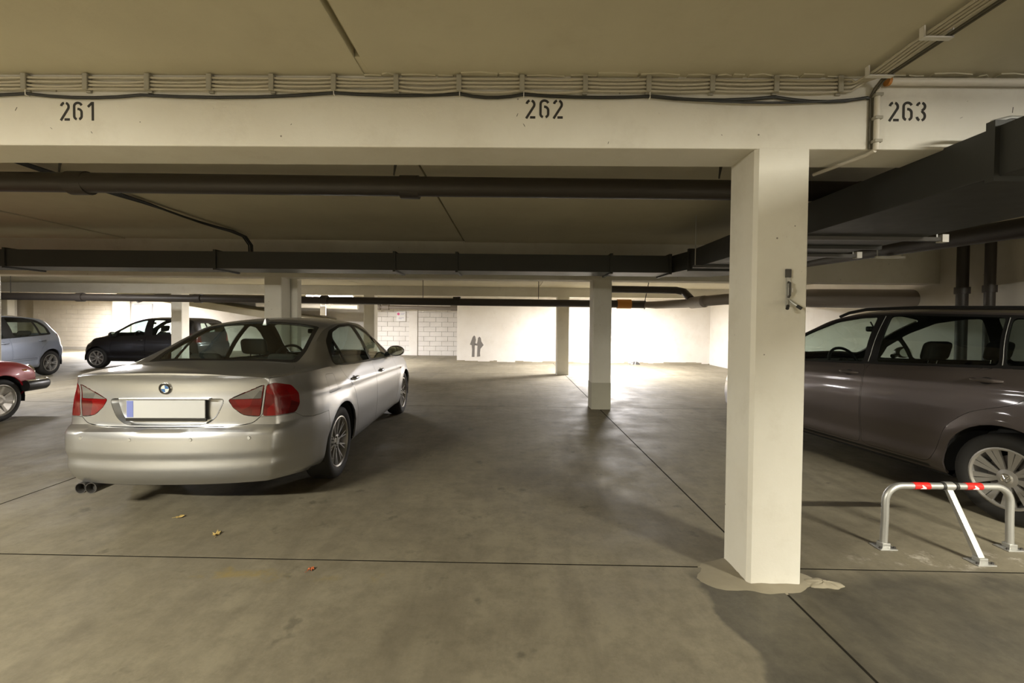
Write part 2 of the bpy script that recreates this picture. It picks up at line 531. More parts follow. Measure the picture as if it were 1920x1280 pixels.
MB().box((-23.4, 19.70, 1.0), (-23.3, 19.75, 1.04)).build('door_handle', 'steel', d2)
structure(MB().box((XL, 19.85, -0.02), (-21.6, 20.1, 2.41)).build('wall_far_left', 'wall_cream'))
# ramp climbing behind the black hatchback, its sloping soffit and side wall
rp = MB()
rp.hexa([(-15.6, 17.2, 2.36), (-15.6, 19.84, 2.36), (-8.0, 19.84, 1.22), (-8.0, 17.2, 1.22)],
        [(-15.6, 17.2, 2.60), (-15.6, 19.84, 2.60), (-8.0, 19.84, 1.50), (-8.0, 17.2, 1.50)])
structure(rp.build('ramp', 'ceiling'), 'sloping concrete ramp descending behind the silver sedan')

# ---------------------------------------------------------------- lamps
def luminaire(i, x, y, z, ln, watt, colr, axis, label):
    t = empty('fluorescent_lamp', (x, y, z), 0 if axis == 'X' else PI/2)
    tag(t, label, 'lamp', 'fluorescent ceiling lamps')
    MB().box((-ln/2, -0.06, -0.035), (ln/2, 0.06, 0.0)).build('housing', 'lamp_housing', t, bevel=0.008)
    for s in (-1, 1):
        MB().box((s*(ln/2 + 0.012) - 0.014, -0.065, -0.085), (s*(ln/2 + 0.012) + 0.014, 0.065, 0.0)).build('end_cap', 'lamp_housing', t, bevel=0.006)
    MB().tube([(-ln/2, 0, -0.055), (ln/2, 0, -0.055)], 0.032, 12).build('diffuser', 'tube', t, smooth=True)
    top = (2.712 if x > -0.79 else 2.712) if y < 2.5 else (2.36 if y < 11.9 else 2.40)
    if top - z > 0.02:
        for s in (-1, 1):
            MB().tube([(s*ln*.35, 0, -.005), (s*ln*.35, 0, top - z)], .008, 8).build('stem', 'steel', t)
    ld = bpy.data.lights.new('lamp_light', 'AREA')
    ld.shape = 'RECTANGLE'; ld.size = ln; ld.size_y = 0.10
    ld.energy = watt; ld.color = colr
    lo = bpy.data.objects.new('lamp_light', ld); COL.objects.link(lo)
    lo.parent = t; lo.location = (0, 0, -0.10)
lamp_labels = ['ceiling lamp over the driving lane near the right wall', 'ceiling lamp over the driving lane behind the silver sedan',
               'ceiling lamp over the driving lane at far left', 'ceiling lamp just before the bright back wall',
               'glowing ceiling lamp above the windscreen of the silver sedan', 'ceiling lamp beside the bright white column',
               'unseen ceiling lamp added between the red car and the blue hatchback']
for i, L in enumerate(LAMPS):
    luminaire(i, *L, lamp_labels[i])

# ================================================================ SERVICES
def thing(name, label, cat, loc=(0, 0, 0), rz=0.0, group=None):
    return tag(empty(name, loc, rz), label, cat, group)

# ---- painted stall numbers
def ribbon(pts, w):
    pts = [Vector((p[0], p[1], 0)) for p in pts]
    L = []; R = []
    for i, p in enumerate(pts):
        if i == 0: t = pts[1] - pts[0]
        elif i == len(pts)-1: t = pts[-1] - pts[-2]
        else: t = (pts[i]-pts[i-1]).normalized() + (pts[i+1]-pts[i]).normalized()
        t.normalize()
        n = Vector((-t.y, t.x, 0)) * (w/2)
        L.append(p + n); R.append(p - n)
    return L + R[::-1]
def arc(cx, cy, rx, ry, a0, a1, n=7):
    return [(cx + rx*math.cos(math.radians(a0 + (a1-a0)*i/n)), cy + ry*math.sin(math.radians(a0 + (a1-a0)*i/n))) for i in range(n+1)]
DIG = {
 '2': [arc(.28, .72, .20, .21, 170, 105), arc(.28, .72, .20, .21, 72, -25) + [(.06, .0)], [(.26, .055), (.54, .055)]],
 '6': [[(.49, .80)] + arc(.29, .75, .20, .18, 40, 180) + [(.09, .24)] + arc(.29, .24, .20, .18, 180, 250), arc(.29, .24, .20, .18, 290, 360) + [(.49, .42)] + arc(.29, .42, .20, .19, 0, 95)],
 '1': [[(.14, .72), (.36, .93)], [(.40, .98), (.40, .0)]],
 '3': [arc(.28, .74, .20, .19, 170, 105), arc(.28, .74, .20, .19, 72, -60) + [(.33, .53)], [(.33, .53)] + arc(.28, .26, .20, .22, 65, -75), arc(.28, .26, .20, .22, 250, 190)],
}
def number(txt, x0, z0, h, pitch):
    mb = MB()
    for c, ch in enumerate(txt):
        for st in DIG[ch]:
            pl = ribbon(st, 0.125)
            f = [(x0 + c*pitch + p.x*h, B1(x0 + c*pitch + p.x*h) - 0.0012, z0 + p.y*h) for p in pl]
            g = [(q[0], q[1] + 0.004, q[2]) for q in f]
            n = len(f)
            m = n // 2
            mb.add(f + g, [(i, i+1, n-2-i, n-1-i) for i in range(m-1)] + [(i, (i+1) % n, n + (i+1) % n, n + i) for i in range(n)])
    o = mb.build('stencil_number', 'stencil', beam1, recalc=False)
    o['label'] = 'black stencilled number ' + txt
number('261', -2.455, 2.468, 0.102, 0.070)
number('262', 0.058, 2.490, 0.102, 0.073)
number('263', 1.974, 2.484, 0.104, 0.071)
# small chips and scratches on the beam face
sc = MB()
for (x, z, dx, dz) in ((0.012, 2.50, .007, .016), (-2.508, 2.43, .010, -.008), (-2.286, 2.41, .007, -.010), (.048, 2.462, .009, -.015), (.50, 2.358, .003, .011), (-2.70, 2.52, .010, .018), (-1.2, 2.45, .004, .006), (1.1, 2.41, .004, -.005), (2.35, 2.50, .012, .008), (2.62, 2.53, .003, .03)):
    f0 = [(x, z), (x + dx, z + dz), (x + dx + .0025, z + dz), (x + .0025, z)]
    sc.hexa([(p, B1(p) - .0010, q) for p, q in f0], [(p, B1(p) + .003, q) for p, q in f0])
sc.build('paint_chip', 'stencil', beam1)

# ---- cables clipped to the beam
CLIPX = [(-2.62 + 0.3325*i) for i in range(14)]
def yb(x): return B1(x) - 0.019
bundle_z = [2.688, 2.668, 2.648, 2.628]
cb = thing('cable_run', 'four grey cables clipped along the top of the white beam', 'cable', (0, 0, 0))
rnd = random.Random(2)
for j, z in enumerate(bundle_z):
    pts = []
    xs = [-12.0 + .335*i for i in range(28)] + CLIPX
    for a, b in zip(xs[:-1], xs[1:]):
        sag = rnd.uniform(0.0, 0.007) * (1 + j*0.3)
        for t in np.linspace(0, 1, 5)[:-1]:
            x = a + (b-a)*t
            pts.append((x, yb(x) + 0.002*j*0, z - sag*4*t*(1-t)))
    x = CLIPX[-1]
    pts.append((x, yb(x), z))
    e = j * 0.022
    pts += [(x + .06, yb(x), z + .002), (1.79 - .01 + e, yb(1.8) - .004, 2.672 + .004*j), (1.80 + e, 2.27, 2.682), (1.80 + e, 2.20, 2.676)]
    y = 2.0
    while y > -1.5:
        pts.append((1.80 + e, y, 2.684 - (0.004 if int(y*7) % 2 else 0)))
        y -= 0.3
    MB().tube(pts, 0.0066, 8).build('cable', 'grey_cable', cb, smooth=True)
CLIPWORDS = ['at the left picture edge', 'above the leftmost painted number', 'first to the right of the leftmost number', 'second to the right of the leftmost number', 'above the left of the silver sedan roof', 'above the lower end of the ceiling joint', 'second to the left of the middle number', 'first to the left of the middle number', 'just above the middle number', 'one clip to the right of the middle number', 'two clips to the right of the middle number', 'three clips to the right of the middle number', 'above the foreground column', 'last before the cables turn up to the ceiling']
for x, cw in zip(CLIPX, CLIPWORDS):
    t = thing('cable_clip', 'grey beam cable clip ' + cw, 'clip', (x, B1(x), 2.66), 0, 'clips along the beam cables')
    MB().box((-.013, -.012, -.048), (.013, 0, .048)).build('base_plate', 'clip', t, bevel=0.003)
    MB().box((-.013, -.034, -.040), (.013, -.026, .044)).build('cover', 'clip', t, bevel=0.003)
    for k in range(4):
        MB().box((-.012, -.030, .034 - k*.0225), (.012, -.002, .038 - k*.0225)).build('rib', 'clip', t)
bc = thing('black_cable', 'black cable sagging below the clipped grey cables', 'cable')
pts = []
hang = [-12.0, -9.0, -6.3, -3.6, -2.62, -2.0, -0.96, -0.29, 0.0495, 0.715, 1.37, 1.83]
hz = [2.615, 2.61, 2.615, 2.615, 2.605, 2.600, 2.615, 2.612, 2.611, 2.603, 2.602, 2.592]
for i in range(len(hang) - 1):
    for t in np.linspace(0, 1, 6)[:-1]:
        x = hang[i] + (hang[i+1]-hang[i])*t
        pts.append((x, B1(x) - 0.012, hz[i] + (hz[i+1]-hz[i])*t - 0.018*4*t*(1-t)*(0.6 if i in (6, 8) else 1)))
pts += [(1.85, B1(1.85) - .012, 2.60), (1.862, B1(1.86) - .012, 2.595)]
MB().tube(pts, 0.0085, 8).build('sheath', 'black_cable', bc, smooth=True)
pts2 = [(0.72, B1(.7) - .025, 2.600)] + [(0.72 + 1.11*t, B1(1) - .026, 2.600 - .006*t - .030*4*t*(1-t)) for t in np.linspace(.1, 1, 9)]
MB().tube(pts2, 0.006, 8).build('second_strand', 'black_cable', bc, smooth=True)
for x, z in ((-2.62, 2.605), (-0.96, 2.615), (-0.29, 2.612), (0.0495, 2.611), (0.715, 2.603)):
    MB().box((x - .002, B1(x) - .022, z - .012), (x + .002, B1(x) - .001, z + .045)).build('cable_tie', 'white_mark', bc)
# dark cables climbing from the corner to the ceiling tray
dk = thing('dark_cable_pair', 'dark cables bending from the beam corner up to the ceiling', 'cable')
for e in (0, 0.016):
    MB().tube([(1.872 + e*.7, B1(1.86) - .008, 2.335), (1.872 + e*.7, B1(1.86) - .008, 2.60), (1.874 + e, B1(1.86) - .03, 2.635), (1.89 + e, 2.27, 2.67), (1.885 + e, 2.20, 2.672), (1.885 + e, 1.0, 2.672), (1.885 + e, -1.5, 2.672)], 0.0055, 8).build('sheath', 'brown_cable', dk, smooth=True)
for y, bw_ in ((2.225, 'right at the beam corner'), (1.93, 'midway to the upper picture edge'), (1.58, 'just beyond the upper picture edge')):
    t = thing('tray_bracket', 'pale steel ceiling bracket under the cables ' + bw_, 'bracket', (1.845, y, 2.712), 0, 'ceiling cable brackets')
    MB().box((-.066, -.012, -.052), (.066, .012, -.046)).build('crossbar', 'steel_white', t)
    for s in (-1, 1):
        MB().box((s*.062 - .003, -.012, -.05), (s*.062 + .003, .012, 0)).build('hanger', 'steel_white', t)
# white conduits
cd = thing('conduit', 'vertical white conduit on the beam beside the number 263', 'conduit')
MB().tube([(1.898, B1(1.9) - .022, 2.66), (1.898, B1(1.9) - .022, 2.322)], 0.0135, 12).build('pipe', 'pvc_white', cd, smooth=True)
for z in (2.60, 2.48, 2.36):
    MB().box((1.878, B1(1.9) - .040, z), (1.918, B1(1.9), z + .016)).build('clamp', 'clip', cd, bevel=.003)
MB().tube([(1.894, B1(1.9) - .02, 2.322), (1.888, B1(1.9) + .03, 2.316), (1.82, 2.66, 2.316)], 0.010, 10).build('lower_pipe', 'pvc_white', cd, smooth=True)
ch = thing('long_conduit', 'horizontal white conduit above the number 263', 'conduit')
MB().tube([(1.95, B1(2) - .026, 2.676), (XR - .03, B1(XR) - .026, 2.66)], 0.019, 12).build('pipe', 'pvc_white', ch, smooth=True)
MB().tube([(1.94, B1(2) - .026, 2.676), (1.955, B1(2) - .026, 2.676)], 0.022, 12).build('end_sleeve', 'orange', ch, smooth=True)
for x in (2.72, 3.6, 4.5, 5.4):
    MB().box((x, B1(x) - .046, 2.648), (x + .022, B1(x) - .001, 2.698)).build('clamp', 'clip', ch, bevel=.003)

# ---- hook on the column
hk = thing('wall_hook', 'steel two-pronged hook screwed to the foreground column', 'hook', (1.468, 2.328, 0))
MB().box((-.011, -.007, 1.50), (.011, .002, 1.70)).build('back_plate', 'steel', hk, bevel=.002)
MB().box((-.016, -.010, 1.655), (.014, .001, 1.70)).build('upper_plate', 'steel_dark', hk, bevel=.003)
MB().box((.000, -.020, 1.575), (.018, -.004, 1.60)).build('latch', 'steel_white', hk, bevel=.002)
MB().tube([(0, -.006, 1.63), (0, -.02, 1.625), (0, -.02, 1.56), (0, -.008, 1.55)], .006, 8).build('bolt', 'steel_dark', hk, smooth=True)
for s in (-1, 1):
    p = MB().tube([(s*.003, -.008, 1.535), (s*.014, -.03, 1.515), (s*.034, -.055, 1.492)], .0075, 8).build('prong', 'steel', hk, smooth=True)
    MB().tube([(s*.024, -.043, 1.503), (s*.037, -.059, 1.488)], .0085, 8).build('rubber_tip', 'black_cable', p, smooth=True)

# ---- drain pipes
def collar(pts, r, name, mat, parent, n=20):
    return MB().tube(pts, r, n).build(name, mat, parent, smooth=True)
p1 = thing('drain_pipe', 'thick dark drain pipe crossing under the ceiling behind the beam', 'pipe')
MB().tube([(-9.0, 3.6, 2.525), (XR - .3, 3.56, 2.485)], 0.079, 24).build('pipe', 'pipe_dark', p1, smooth=True)
for x in (-3.56, -0.85, 2.9):
    collar([(x - .075, 3.6, 2.512 - .0026*(x+4)), (x + .075, 3.6, 2.512 - .0026*(x+4))], 0.094, 'coupling', 'pipe_dark', p1)
for x in (-3.72, -0.97, 1.70, 4.3):
    h = MB().tube([(x - .012, 3.6, 2.60), (x - .004, 3.6, 2.71)], 0.007, 8)
    h.tube([(x - .012, 3.6, 2.60), (x + .012, 3.6, 2.71)], 0.005, 8)
    h.build('hanger', 'steel_dark', p1, smooth=True)
p2 = thing('far_drain_pipe', 'long dark drain pipe with an orange coupling before the distant columns', 'pipe')
MB().tube([(-13.5, 10, 1.90), (2.05, 10, 1.855)], 0.083, 20).build('pipe', 'pipe_dark', p2, smooth=True)
for x in (-9.9, -7.2, -4.3, -1.27):
    collar([(x - .08, 10, 1.886), (x + .08, 10, 1.886)], 0.10, 'coupling', 'pipe_dark', p2)
for x in (-11.5, -5.6, -2.05, 0.6):
    MB().tube([(x, 10, 1.95), (x, 10, 2.37)], 0.008, 8).build('hanger', 'steel_dark', p2, smooth=True)
collar([(2.02, 10, 1.855), (2.46, 10, 1.855)], 0.088, 'reducer', 'pipe_dark', p2)
collar([(2.40, 10, 1.855), (2.72, 10, 1.855)], 0.105, 'orange_coupling', 'orange', p2)
collar([(2.72, 10, 1.850), (3.05, 10, 1.850)], 0.088, 'grey_coupling', 'pipe_dark', p2)
p3 = p2
MB().tube([(3.0, 10, 1.845), (3.25, 9.85, 1.835), (3.6, 9.0, 1.835), (3.65, 8.5, 1.84)], [.07, .085, .09, .09], 20).build('branch_pipe', 'pipe_grey', p3, smooth=True)
MB().tube([(3.62, 8.8, 1.84), (3.68, 8.35, 1.845)], 0.115, 20).build('branch_fitting', 'pipe_grey', p3, smooth=True)
MB().tube([(3.66, 8.5, 1.85), (3.9, 8.0, 1.87), (4.6, 7.62, 1.88), (5.2, 7.6, 1.88), (XR, 7.6, 1.88)], [.10, .10, .11, .16, .17], 20).build('wide_pipe', 'pipe_grey', p3, smooth=True)
MB().tube([(1.9, 9.2, 2.13), (3.45, 9.2, 2.12), (3.58, 9.1, 2.08), (3.62, 8.85, 1.92)], .075, 16).build('upper_pipe', 'pipe_dark', p3, smooth=True)
MB().tube([(3.05, 9.75, 2.36), (3.02, 9.92, 1.95), (3.02, 9.97, 1.74)], .010, 8).build('hanger', 'steel_dark', p3, smooth=True)
# pipes before the block wall
p4 = thing('block_wall_pipe', 'grey pipe with fittings fixed high on the block wall', 'pipe')
MB().tube([(-5.9, 17.6, 1.985), (-1.93, 17.6, 1.955)], .075, 16).build('pipe', 'pipe_grey', p4, smooth=True)
for x in (-5.45, -5.1, -2.35):
    collar([(x - .13, 17.6, 1.985), (x + .13, 17.6, 1.985)], .12, 'coupling', 'pipe_grey', p4)
p5 = thing('far_white_pipe', 'pale pipe in the dark gap above the silver sedan', 'pipe')
MB().tube([(-9.6, 16.4, 2.00), (-5.8, 16.4, 1.93)], .09, 16).build('pipe', 'pvc_white', p5, smooth=True)
for x in (-9.2, -7.6, -6.1):
    MB().tube([(x, 16.4, 2.0), (x, 16.4, 2.405)], .008, 6).build('hanger', 'steel_dark', p5, smooth=True)
for x in (-8.4, -6.9):
    collar([(x - .1, 16.4, 1.98), (x + .1, 16.4, 1.975)], .12, 'coupling', 'pvc_white', p5)
p6 = thing('side_pipe', 'dark pipe running along the right wall under the duct', 'pipe')
MB().tube([(4.5, -1.0, 2.10), (4.5, 3.0, 2.25), (4.5, 7.0, 2.40)], .09, 18).build('pipe', 'pipe_dark', p6, smooth=True)
for y in (3.3, 5.2):
    zz = 2.25 + (y - 3.0)*.0375 - .12
    MB().box((4.33, y, zz), (4.67, y + .03, zz + .025)).build('support', 'steel_white', p6)
    for s in (4.35, 4.65):
        MB().tube([(s, y + .015, zz), (s, y + .015, 2.70)], .007, 6).build('threaded_rod', 'steel', p6, smooth=True)
# vertical pipes at the right wall
for i, (x, y, r) in enumerate(((6.75, 6.55, .07), (6.78, 6.2, .06))):
    v = thing('standpipe', ('thicker' if i == 0 else 'thinner') + ' dark vertical pipe at the right wall behind the minivan', 'pipe', (x, y, 0))
    MB().tube([(0, 0, 0.002), (0, 0, 2.70)], r, 16).build('pipe', 'pipe_dark', v, smooth=True)
    MB().tube([(0, 0, 1.9), (0, 0, 2.0)], r*1.3, 16).build('coupling', 'pipe_dark', v, smooth=True)
# ---- cables on the ceiling above the silver car
cc = thing('ceiling_cable', 'black cable bundle along the ceiling above the silver sedan', 'cable')
for e in (0, .03, .055):
    pts = [(-4.08 + e, 2.62, 2.66)] + [(-4.08 + e*(1 + .5*math.sin(y*2)), y, 2.685 - .02*abs(math.sin(y*1.9 + e*9))) for y in np.linspace(3.0, 6.3, 12)]
    pts += [(-4.08 + e, 6.6, 2.66), (-4.06 + e, 6.72, 2.55), (-4.06 + e, 6.75, 2.2)]
    MB().tube(pts, .011, 8).build('sheath', 'black_cable', cc, smooth=True)

# ---- ventilation ducts
dz0, dz1 = 2.11, 2.345
da = thing('ventilation_duct', 'wide flat sheet metal duct turning from the right side across the garage', 'duct')
MB().box((-15.0, 6.02, dz0), (2.20, 6.52, dz1)).build('cross_section', 'duct', da, bevel=.004)
MB().box((2.27, -2.0, dz0), (3.25, 5.62, dz1)).build('long_section', 'duct', da, bevel=.004)
MB().prism([(2.20, 6.02), (2.27, 5.62), (3.25, 5.62), (3.25, 6.1), (2.9, 6.52), (2.20, 6.52)], dz0 + .001, dz1 - .001).build('elbow', 'duct', da)
for x in (-12.5, -9.6, -7.0, -4.1, -1.63, -0.77, 1.36, 2.17):
    MB().box((x - .018, 6.0, dz0 - .022), (x + .018, 6.54, dz1 + .022)).build('flange', 'duct', da)
for y in (2.07, 3.9, 5.60):
    MB().box((2.245, y - .02, dz0 - .025), (3.275, y + .02, dz1 + .025)).build('flange', 'duct', da)
for y in (3.45, 4.3, 5.2):
    MB().box((2.15, y, dz0 - .03), (3.40, y + .035, dz0 - .001)).build('support_rail', 'steel_dark', da)
    for s in (2.18, 3.36):
        MB().tube([(s, y + .017, dz0 - .03), (s, y + .017, 2.70)], .006, 6).build('threaded_rod', 'steel', da, smooth=True)
    MB().box((3.38, y - .01, dz0 - .04), (3.43, y + .045, dz0 + .02)).build('rail_end', 'steel_white', da)
MB().tube([(2.26, 2.08, 2.372), (2.34, 2.075, 2.392), (2.70, 2.075, 2.392)], .009, 8).build('wire_loop', 'steel', da, smooth=True)

# ---- folding parking barrier
pb = thing('parking_barrier', 'galvanised folding parking barrier with red tape in front of the minivan', 'barrier', (2.77, 2.74, 0))
zt = .395
arcp = lambda s: [(s*(.40), 0, .03), (s*.395, 0, .20)] + [(s*(.395 - .10*(1-math.cos(a))), 0, .295 - .0 + .10*math.sin(a)) for a in np.linspace(0, PI/2, 8)]
fr = arcp(-1) + arcp(1)[::-1]
MB().tube(fr, .0205, 14).build('hoop', 'steel', pb, smooth=True)
for a, b in ((-.225, -.125), (.105, .205)):
    tp = MB().tube([(a, 0, zt), (b, 0, zt)], .0222, 14).build('red_tape', 'red_tape', pb, smooth=True)
    m_ = (a + b)/2
    MB().add([(m_-.022, -.0228, zt-.012), (m_+.018, -.0228, zt-.012), (m_+.018, -.0229, zt-.004), (m_-.004, -.0232, zt+.012), (m_-.012, -.0232, zt+.012), (m_-.003, -.0228, zt-.004)],
             [(0, 1, 2, 5), (5, 2, 3, 4)]).build('white_arrow', 'white_mark', tp)
for a in (-.045, .035):
    collar([(a, 0, zt), (a + .018, 0, zt)], .0245, 'rubber_ring', 'black_cable', pb, 14)
lg = MB().hexa([(.010, -.185, .03), (.048, -.185, .03), (.048, -.150, .03), (.010, -.150, .03)],
               [(-.022, -.012, zt-.005), (.014, -.012, zt-.005), (.014, .014, zt-.005), (-.022, .014, zt-.005)])
lgo = lg.build('support_leg', 'steel', pb, bevel=.003)
MB().tube([(-.030, 0, zt), (.022, 0, zt)], .027, 14).build('hinge_sleeve', 'steel', lgo, smooth=True)
for x, y in ((-.40, 0), (.40, 0), (.029, -.17)):
    f = MB().box((x - .055, y - .045, 0), (x + .055, y + .045, .008)).build('base_plate', 'steel', pb, bevel=.003)
    MB().box((x - .026, y - .024, .006), (x + .026, y + .024, .036)).build('socket', 'steel', f, bevel=.004)
    for s in (-1, 1):
        MB().tube([(x + s*.044, y - .028, .004), (x + s*.044, y - .028, .018)], .008, 6).build('bolt', 'steel_dark', f)

# ---- paint marks on the back wall (two daubed stick shapes)
def flat_poly(poly, y, name, mat, parent, t=.003):
    f = [(x, y - t, z) for x, z in poly]; g = [(x, y + .002, z) for x, z in poly]
    return MB().hexa(f, g).build(name, mat, parent)
def pxw(px, py, Y):      # converts image pixel coordinates to positions on the back wall
    H = 605 + .01 * (px - 960)
    return ((px - 960) * Y / 817, 1.4 - (py - H) * Y / 817)
def gp(pts): return [pxw(820 + .302*u, 480 + .302*v, 15.3) for u, v in pts]
flat_poly(gp([(215, 626), (232, 626), (233, 560), (236, 545), (240, 520), (236, 500), (229, 492), (220, 502), (208, 535), (203, 549), (214, 553), (217, 580)]), 15.3, 'paint_mark', 'graffiti', wb)
flat_poly(gp([(248, 625), (268, 622), (266, 600), (269, 575), (288, 552), (274, 530), (270, 508), (262, 500), (253, 508), (250, 530), (247, 543), (233, 541), (233, 553), (250, 556), (249, 590)]), 15.3, 'paint_mark', 'graffiti', wb)
# ---- signs
s1 = thing('wall_sign', 'small white notice with a magenta dot on the block wall', 'sign', (-4.62, 18.14, 1.62))
MB().box((-.19, -.004, -.20), (.19, .02, .20)).build('board', 'sign_white', s1, bevel=.003)
MB().lathe([(0, -.006), (.055, -.006), (.055, .0)], 20, 'Y', c=(-.11, 0, .10)).build('dot', 'sign_pink', s1)
for z, a, b in ((.12, -.02, .15), (.07, -.02, .12), (-.06, -.10, .12), (-.11, -.10, .02)):
    MB().box((a, -.006, z), (b, 0, z + .018)).build('printed_line', 'sign_grey', s1)
s2 = thing('hanging_sign', 'blank white hanging sign above the roof of the silver sedan', 'sign', (-5.9, 13.6, 1.50))
MB().box((-.09, -.01, .07), (.09, .01, .36)).build('board', 'sign_white', s2, bevel=.003)
for s in (-.07, .07):
    MB().tube([(s, 0, .35), (s, 0, .90)], .005, 6).build('chain', 'steel', s2)
cam_ = thing('ceiling_spotlight', 'small dark ceiling spotlight near the grey door', 'spotlight', (-15.0, 17.6, 2.40))
MB().tube([(0, 0, 0), (0, 0, -.2)], .012, 8).build('stem', 'steel_dark', cam_, smooth=True)
MB().tube([(-.06, -.1, -.29), (0, 0, -.24), (.05, .08, -.21)], [.075, .08, .05], 14).build('head', 'steel_dark', cam_, smooth=True)

# ---- fallen leaves
def leaf(x, y, s, rz, mat, label, seed):
    rnd = random.Random(seed)
    vs = [(0, 0, .012*s/.05)]; n = 14
    for k in range(n):
        a = 2*PI*k/n
        r = s * (1.0 if k % 2 == 0 else .62) * rnd.uniform(.8, 1.15) * (1.0 + .35*math.cos(a))
        vs.append((r*math.cos(a), .75*r*math.sin(a), rnd.uniform(.002, .016)))
    mb = MB().add(vs, [(0, 1 + k, 1 + (k+1) % n) for k in range(n)])
    mb.tube([(-s*.5, 0, .006), (-s*1.3, .1*s, .004)], .0012, 5)
    o = mb.build('fallen_leaf', mat)
    o.location = (x, y, 0.0005); o.rotation_euler = (0, 0, rz)
    tag(o, label, 'leaf', 'dry leaves on the floor')
leaf(-2.34, 3.055, .032, .4, 'leaf_yellow', 'dry yellow leaf nearest to the rear bumper of the silver sedan', 1)
leaf(-1.91, 2.81, .034, 2.0, 'leaf_yellow', 'larger yellow leaf between bumper and floor joint', 2)
leaf(-1.12, 2.42, .024, 1.1, 'leaf_red', 'small reddish leaf on the worn yellow marking', 3)
debris = blob(4.28, 15.05, .16, .07, .10, 21, n=16, rings=3, wob=.35).build('debris', 'steel_dark')
tag(debris, 'small dark heap of rubbish at the foot of the back wall', 'rubbish')
# ================================================================ CARS
def paint(name, c, metal=0.6, rough=0.34, coat=0.8):
    m, nt, b = nt_new(name)
    tc = nt.nodes.new('ShaderNodeTexCoord')
    fl_ = noise(nt, tc.outputs['Object'], 420, 2, 0.5, 0.3, 0.7)
    base = mixc(nt, mth(nt, 'MULTIPLY', fl_, 0.18), c, tuple(min(1, x*1.35 + 0.02) for x in c))
    nt.links.new(base, b.inputs['Base Color'])
    b.inputs['Metallic'].default_value = metal
    b.inputs['Roughness'].default_value = rough
    b.inputs['Coat Weight'].default_value = coat
    b.inputs['Coat Roughness'].default_value = 0.06
    return m

def glass(name, tint, gloss=1.0):
    m = bpy.data.materials.new(name)
    m.use_nodes = True
    nt = m.node_tree
    nt.nodes.clear()
    out = nt.nodes.new('ShaderNodeOutputMaterial')
    tr = nt.nodes.new('ShaderNodeBsdfTransparent')
    tr.inputs[0].default_value = col4(tint)
    gl = nt.nodes.new('ShaderNodeBsdfGlossy')
    gl.inputs['Roughness'].default_value = 0.02
    gl.inputs['Color'].default_value = (gloss, gloss, gloss, 1)
    lw = nt.nodes.new('ShaderNodeLayerWeight')
    lw.inputs['Blend'].default_value = 0.5
    fr = mth(nt, 'MULTIPLY_ADD', mth(nt, 'POWER', lw.outputs['Facing'], 4.0), 0.75, 0.055)
    mx = nt.nodes.new('ShaderNodeMixShader')
    nt.links.new(fr, mx.inputs[0])
    nt.links.new(tr.outputs[0], mx.inputs[1])
    nt.links.new(gl.outputs[0], mx.inputs[2])
    nt.links.new(mx.outputs[0], out.inputs[0])
    return m

def lens(name, c, rough=0.12):
    m, nt, b = nt_new(name)
    tc = nt.nodes.new('ShaderNodeTexCoord')
    w = nt.nodes.new('ShaderNodeTexWave')
    w.bands_direction = 'Z'
    w.inputs['Scale'].default_value = 42
    w.inputs['Distortion'].default_value = 0.6
    nt.links.new(tc.outputs['Object'], w.inputs['Vector'])
    # facetted reflector: light and dark chambers behind the lens
    vo = nt.nodes.new('ShaderNodeTexVoronoi')
    vo.inputs['Scale'].default_value = 9.0
    nt.links.new(tc.outputs['Object'], vo.inputs['Vector'])
    base = mixc(nt, mth(nt, 'MULTIPLY', w.outputs['Fac'], 0.45), c, tuple(x*0.35 for x in c))
    base = mixc(nt, mth(nt, 'MULTIPLY', noise(nt, vo.outputs['Color'], 3.0, 1, 0.5, 0.35, 0.65), 0.75), base, tuple(x*0.22 for x in c))
    nt.links.new(base, b.inputs['Base Color'])
    b.inputs['Roughness'].default_value = rough
    b.inputs['Coat Weight'].default_value = 0.6
    b.inputs['Coat Roughness'].default_value = 0.03
    return m

M['silver'] = paint('silver_paint', (0.52, 0.53, 0.555), 0.92, 0.32, 0.5)
M['brown_grey'] = paint('taupe_paint', (0.115, 0.096, 0.090), 0.6, 0.34)
M['blue_grey'] = paint('pale_blue_paint', (0.36, 0.40, 0.50), 0.6, 0.36)
M['black_paint'] = paint('black_paint', (0.008, 0.007, 0.008), 0.0, 0.35, 0.35)
M['red_paint'] = paint('dark_red_paint', (0.36, 0.008, 0.018), 0.1, 0.4, 0.4)
M['glass'] = glass('car_glass', (0.70, 0.78, 0.73))
M['glass_dark'] = glass('tinted_glass', (0.52, 0.58, 0.55))
M['trim_black'] = simple('black_trim', (0.012, 0.012, 0.012), 0.35)
M['rubber'] = simple('tyre_rubber', (0.018, 0.017, 0.016), 0.75)
M['under'] = simple('underbody_plastic', (0.012, 0.012, 0.012), 0.9)
M['alloy'] = simple('alloy_rim', (0.55, 0.54, 0.52), 0.3, 0.85)
M['hubcap'] = simple('silver_hubcap', (0.50, 0.48, 0.45), 0.35, 0.6)
M['chrome'] = simple('chrome', (0.80, 0.79, 0.77), 0.10, 1.0)
M['lens_red'] = lens('red_lamp_lens', (0.23, 0.004, 0.005))
M['lens_clear'] = lens('clear_lamp_lens', (0.22, 0.215, 0.20))
M['lens_amber'] = lens('amber_lamp_lens', (0.8, 0.25, 0.02))
M['fabric'] = simple('dark_seat_fabric', (0.028, 0.028, 0.028), 0.9)
M['lining'] = simple('dark_cabin_lining', (0.035, 0.034, 0.032), 0.9)
M['plate'] = simple('pale_number_plate', (0.56, 0.57, 0.58), 0.45)
M['plate_blue'] = simple('plate_blue_band', (0.18, 0.22, 0.55), 0.45)
M['emblem_blue'] = simple('emblem_blue', (0.05, 0.16, 0.42), 0.3)
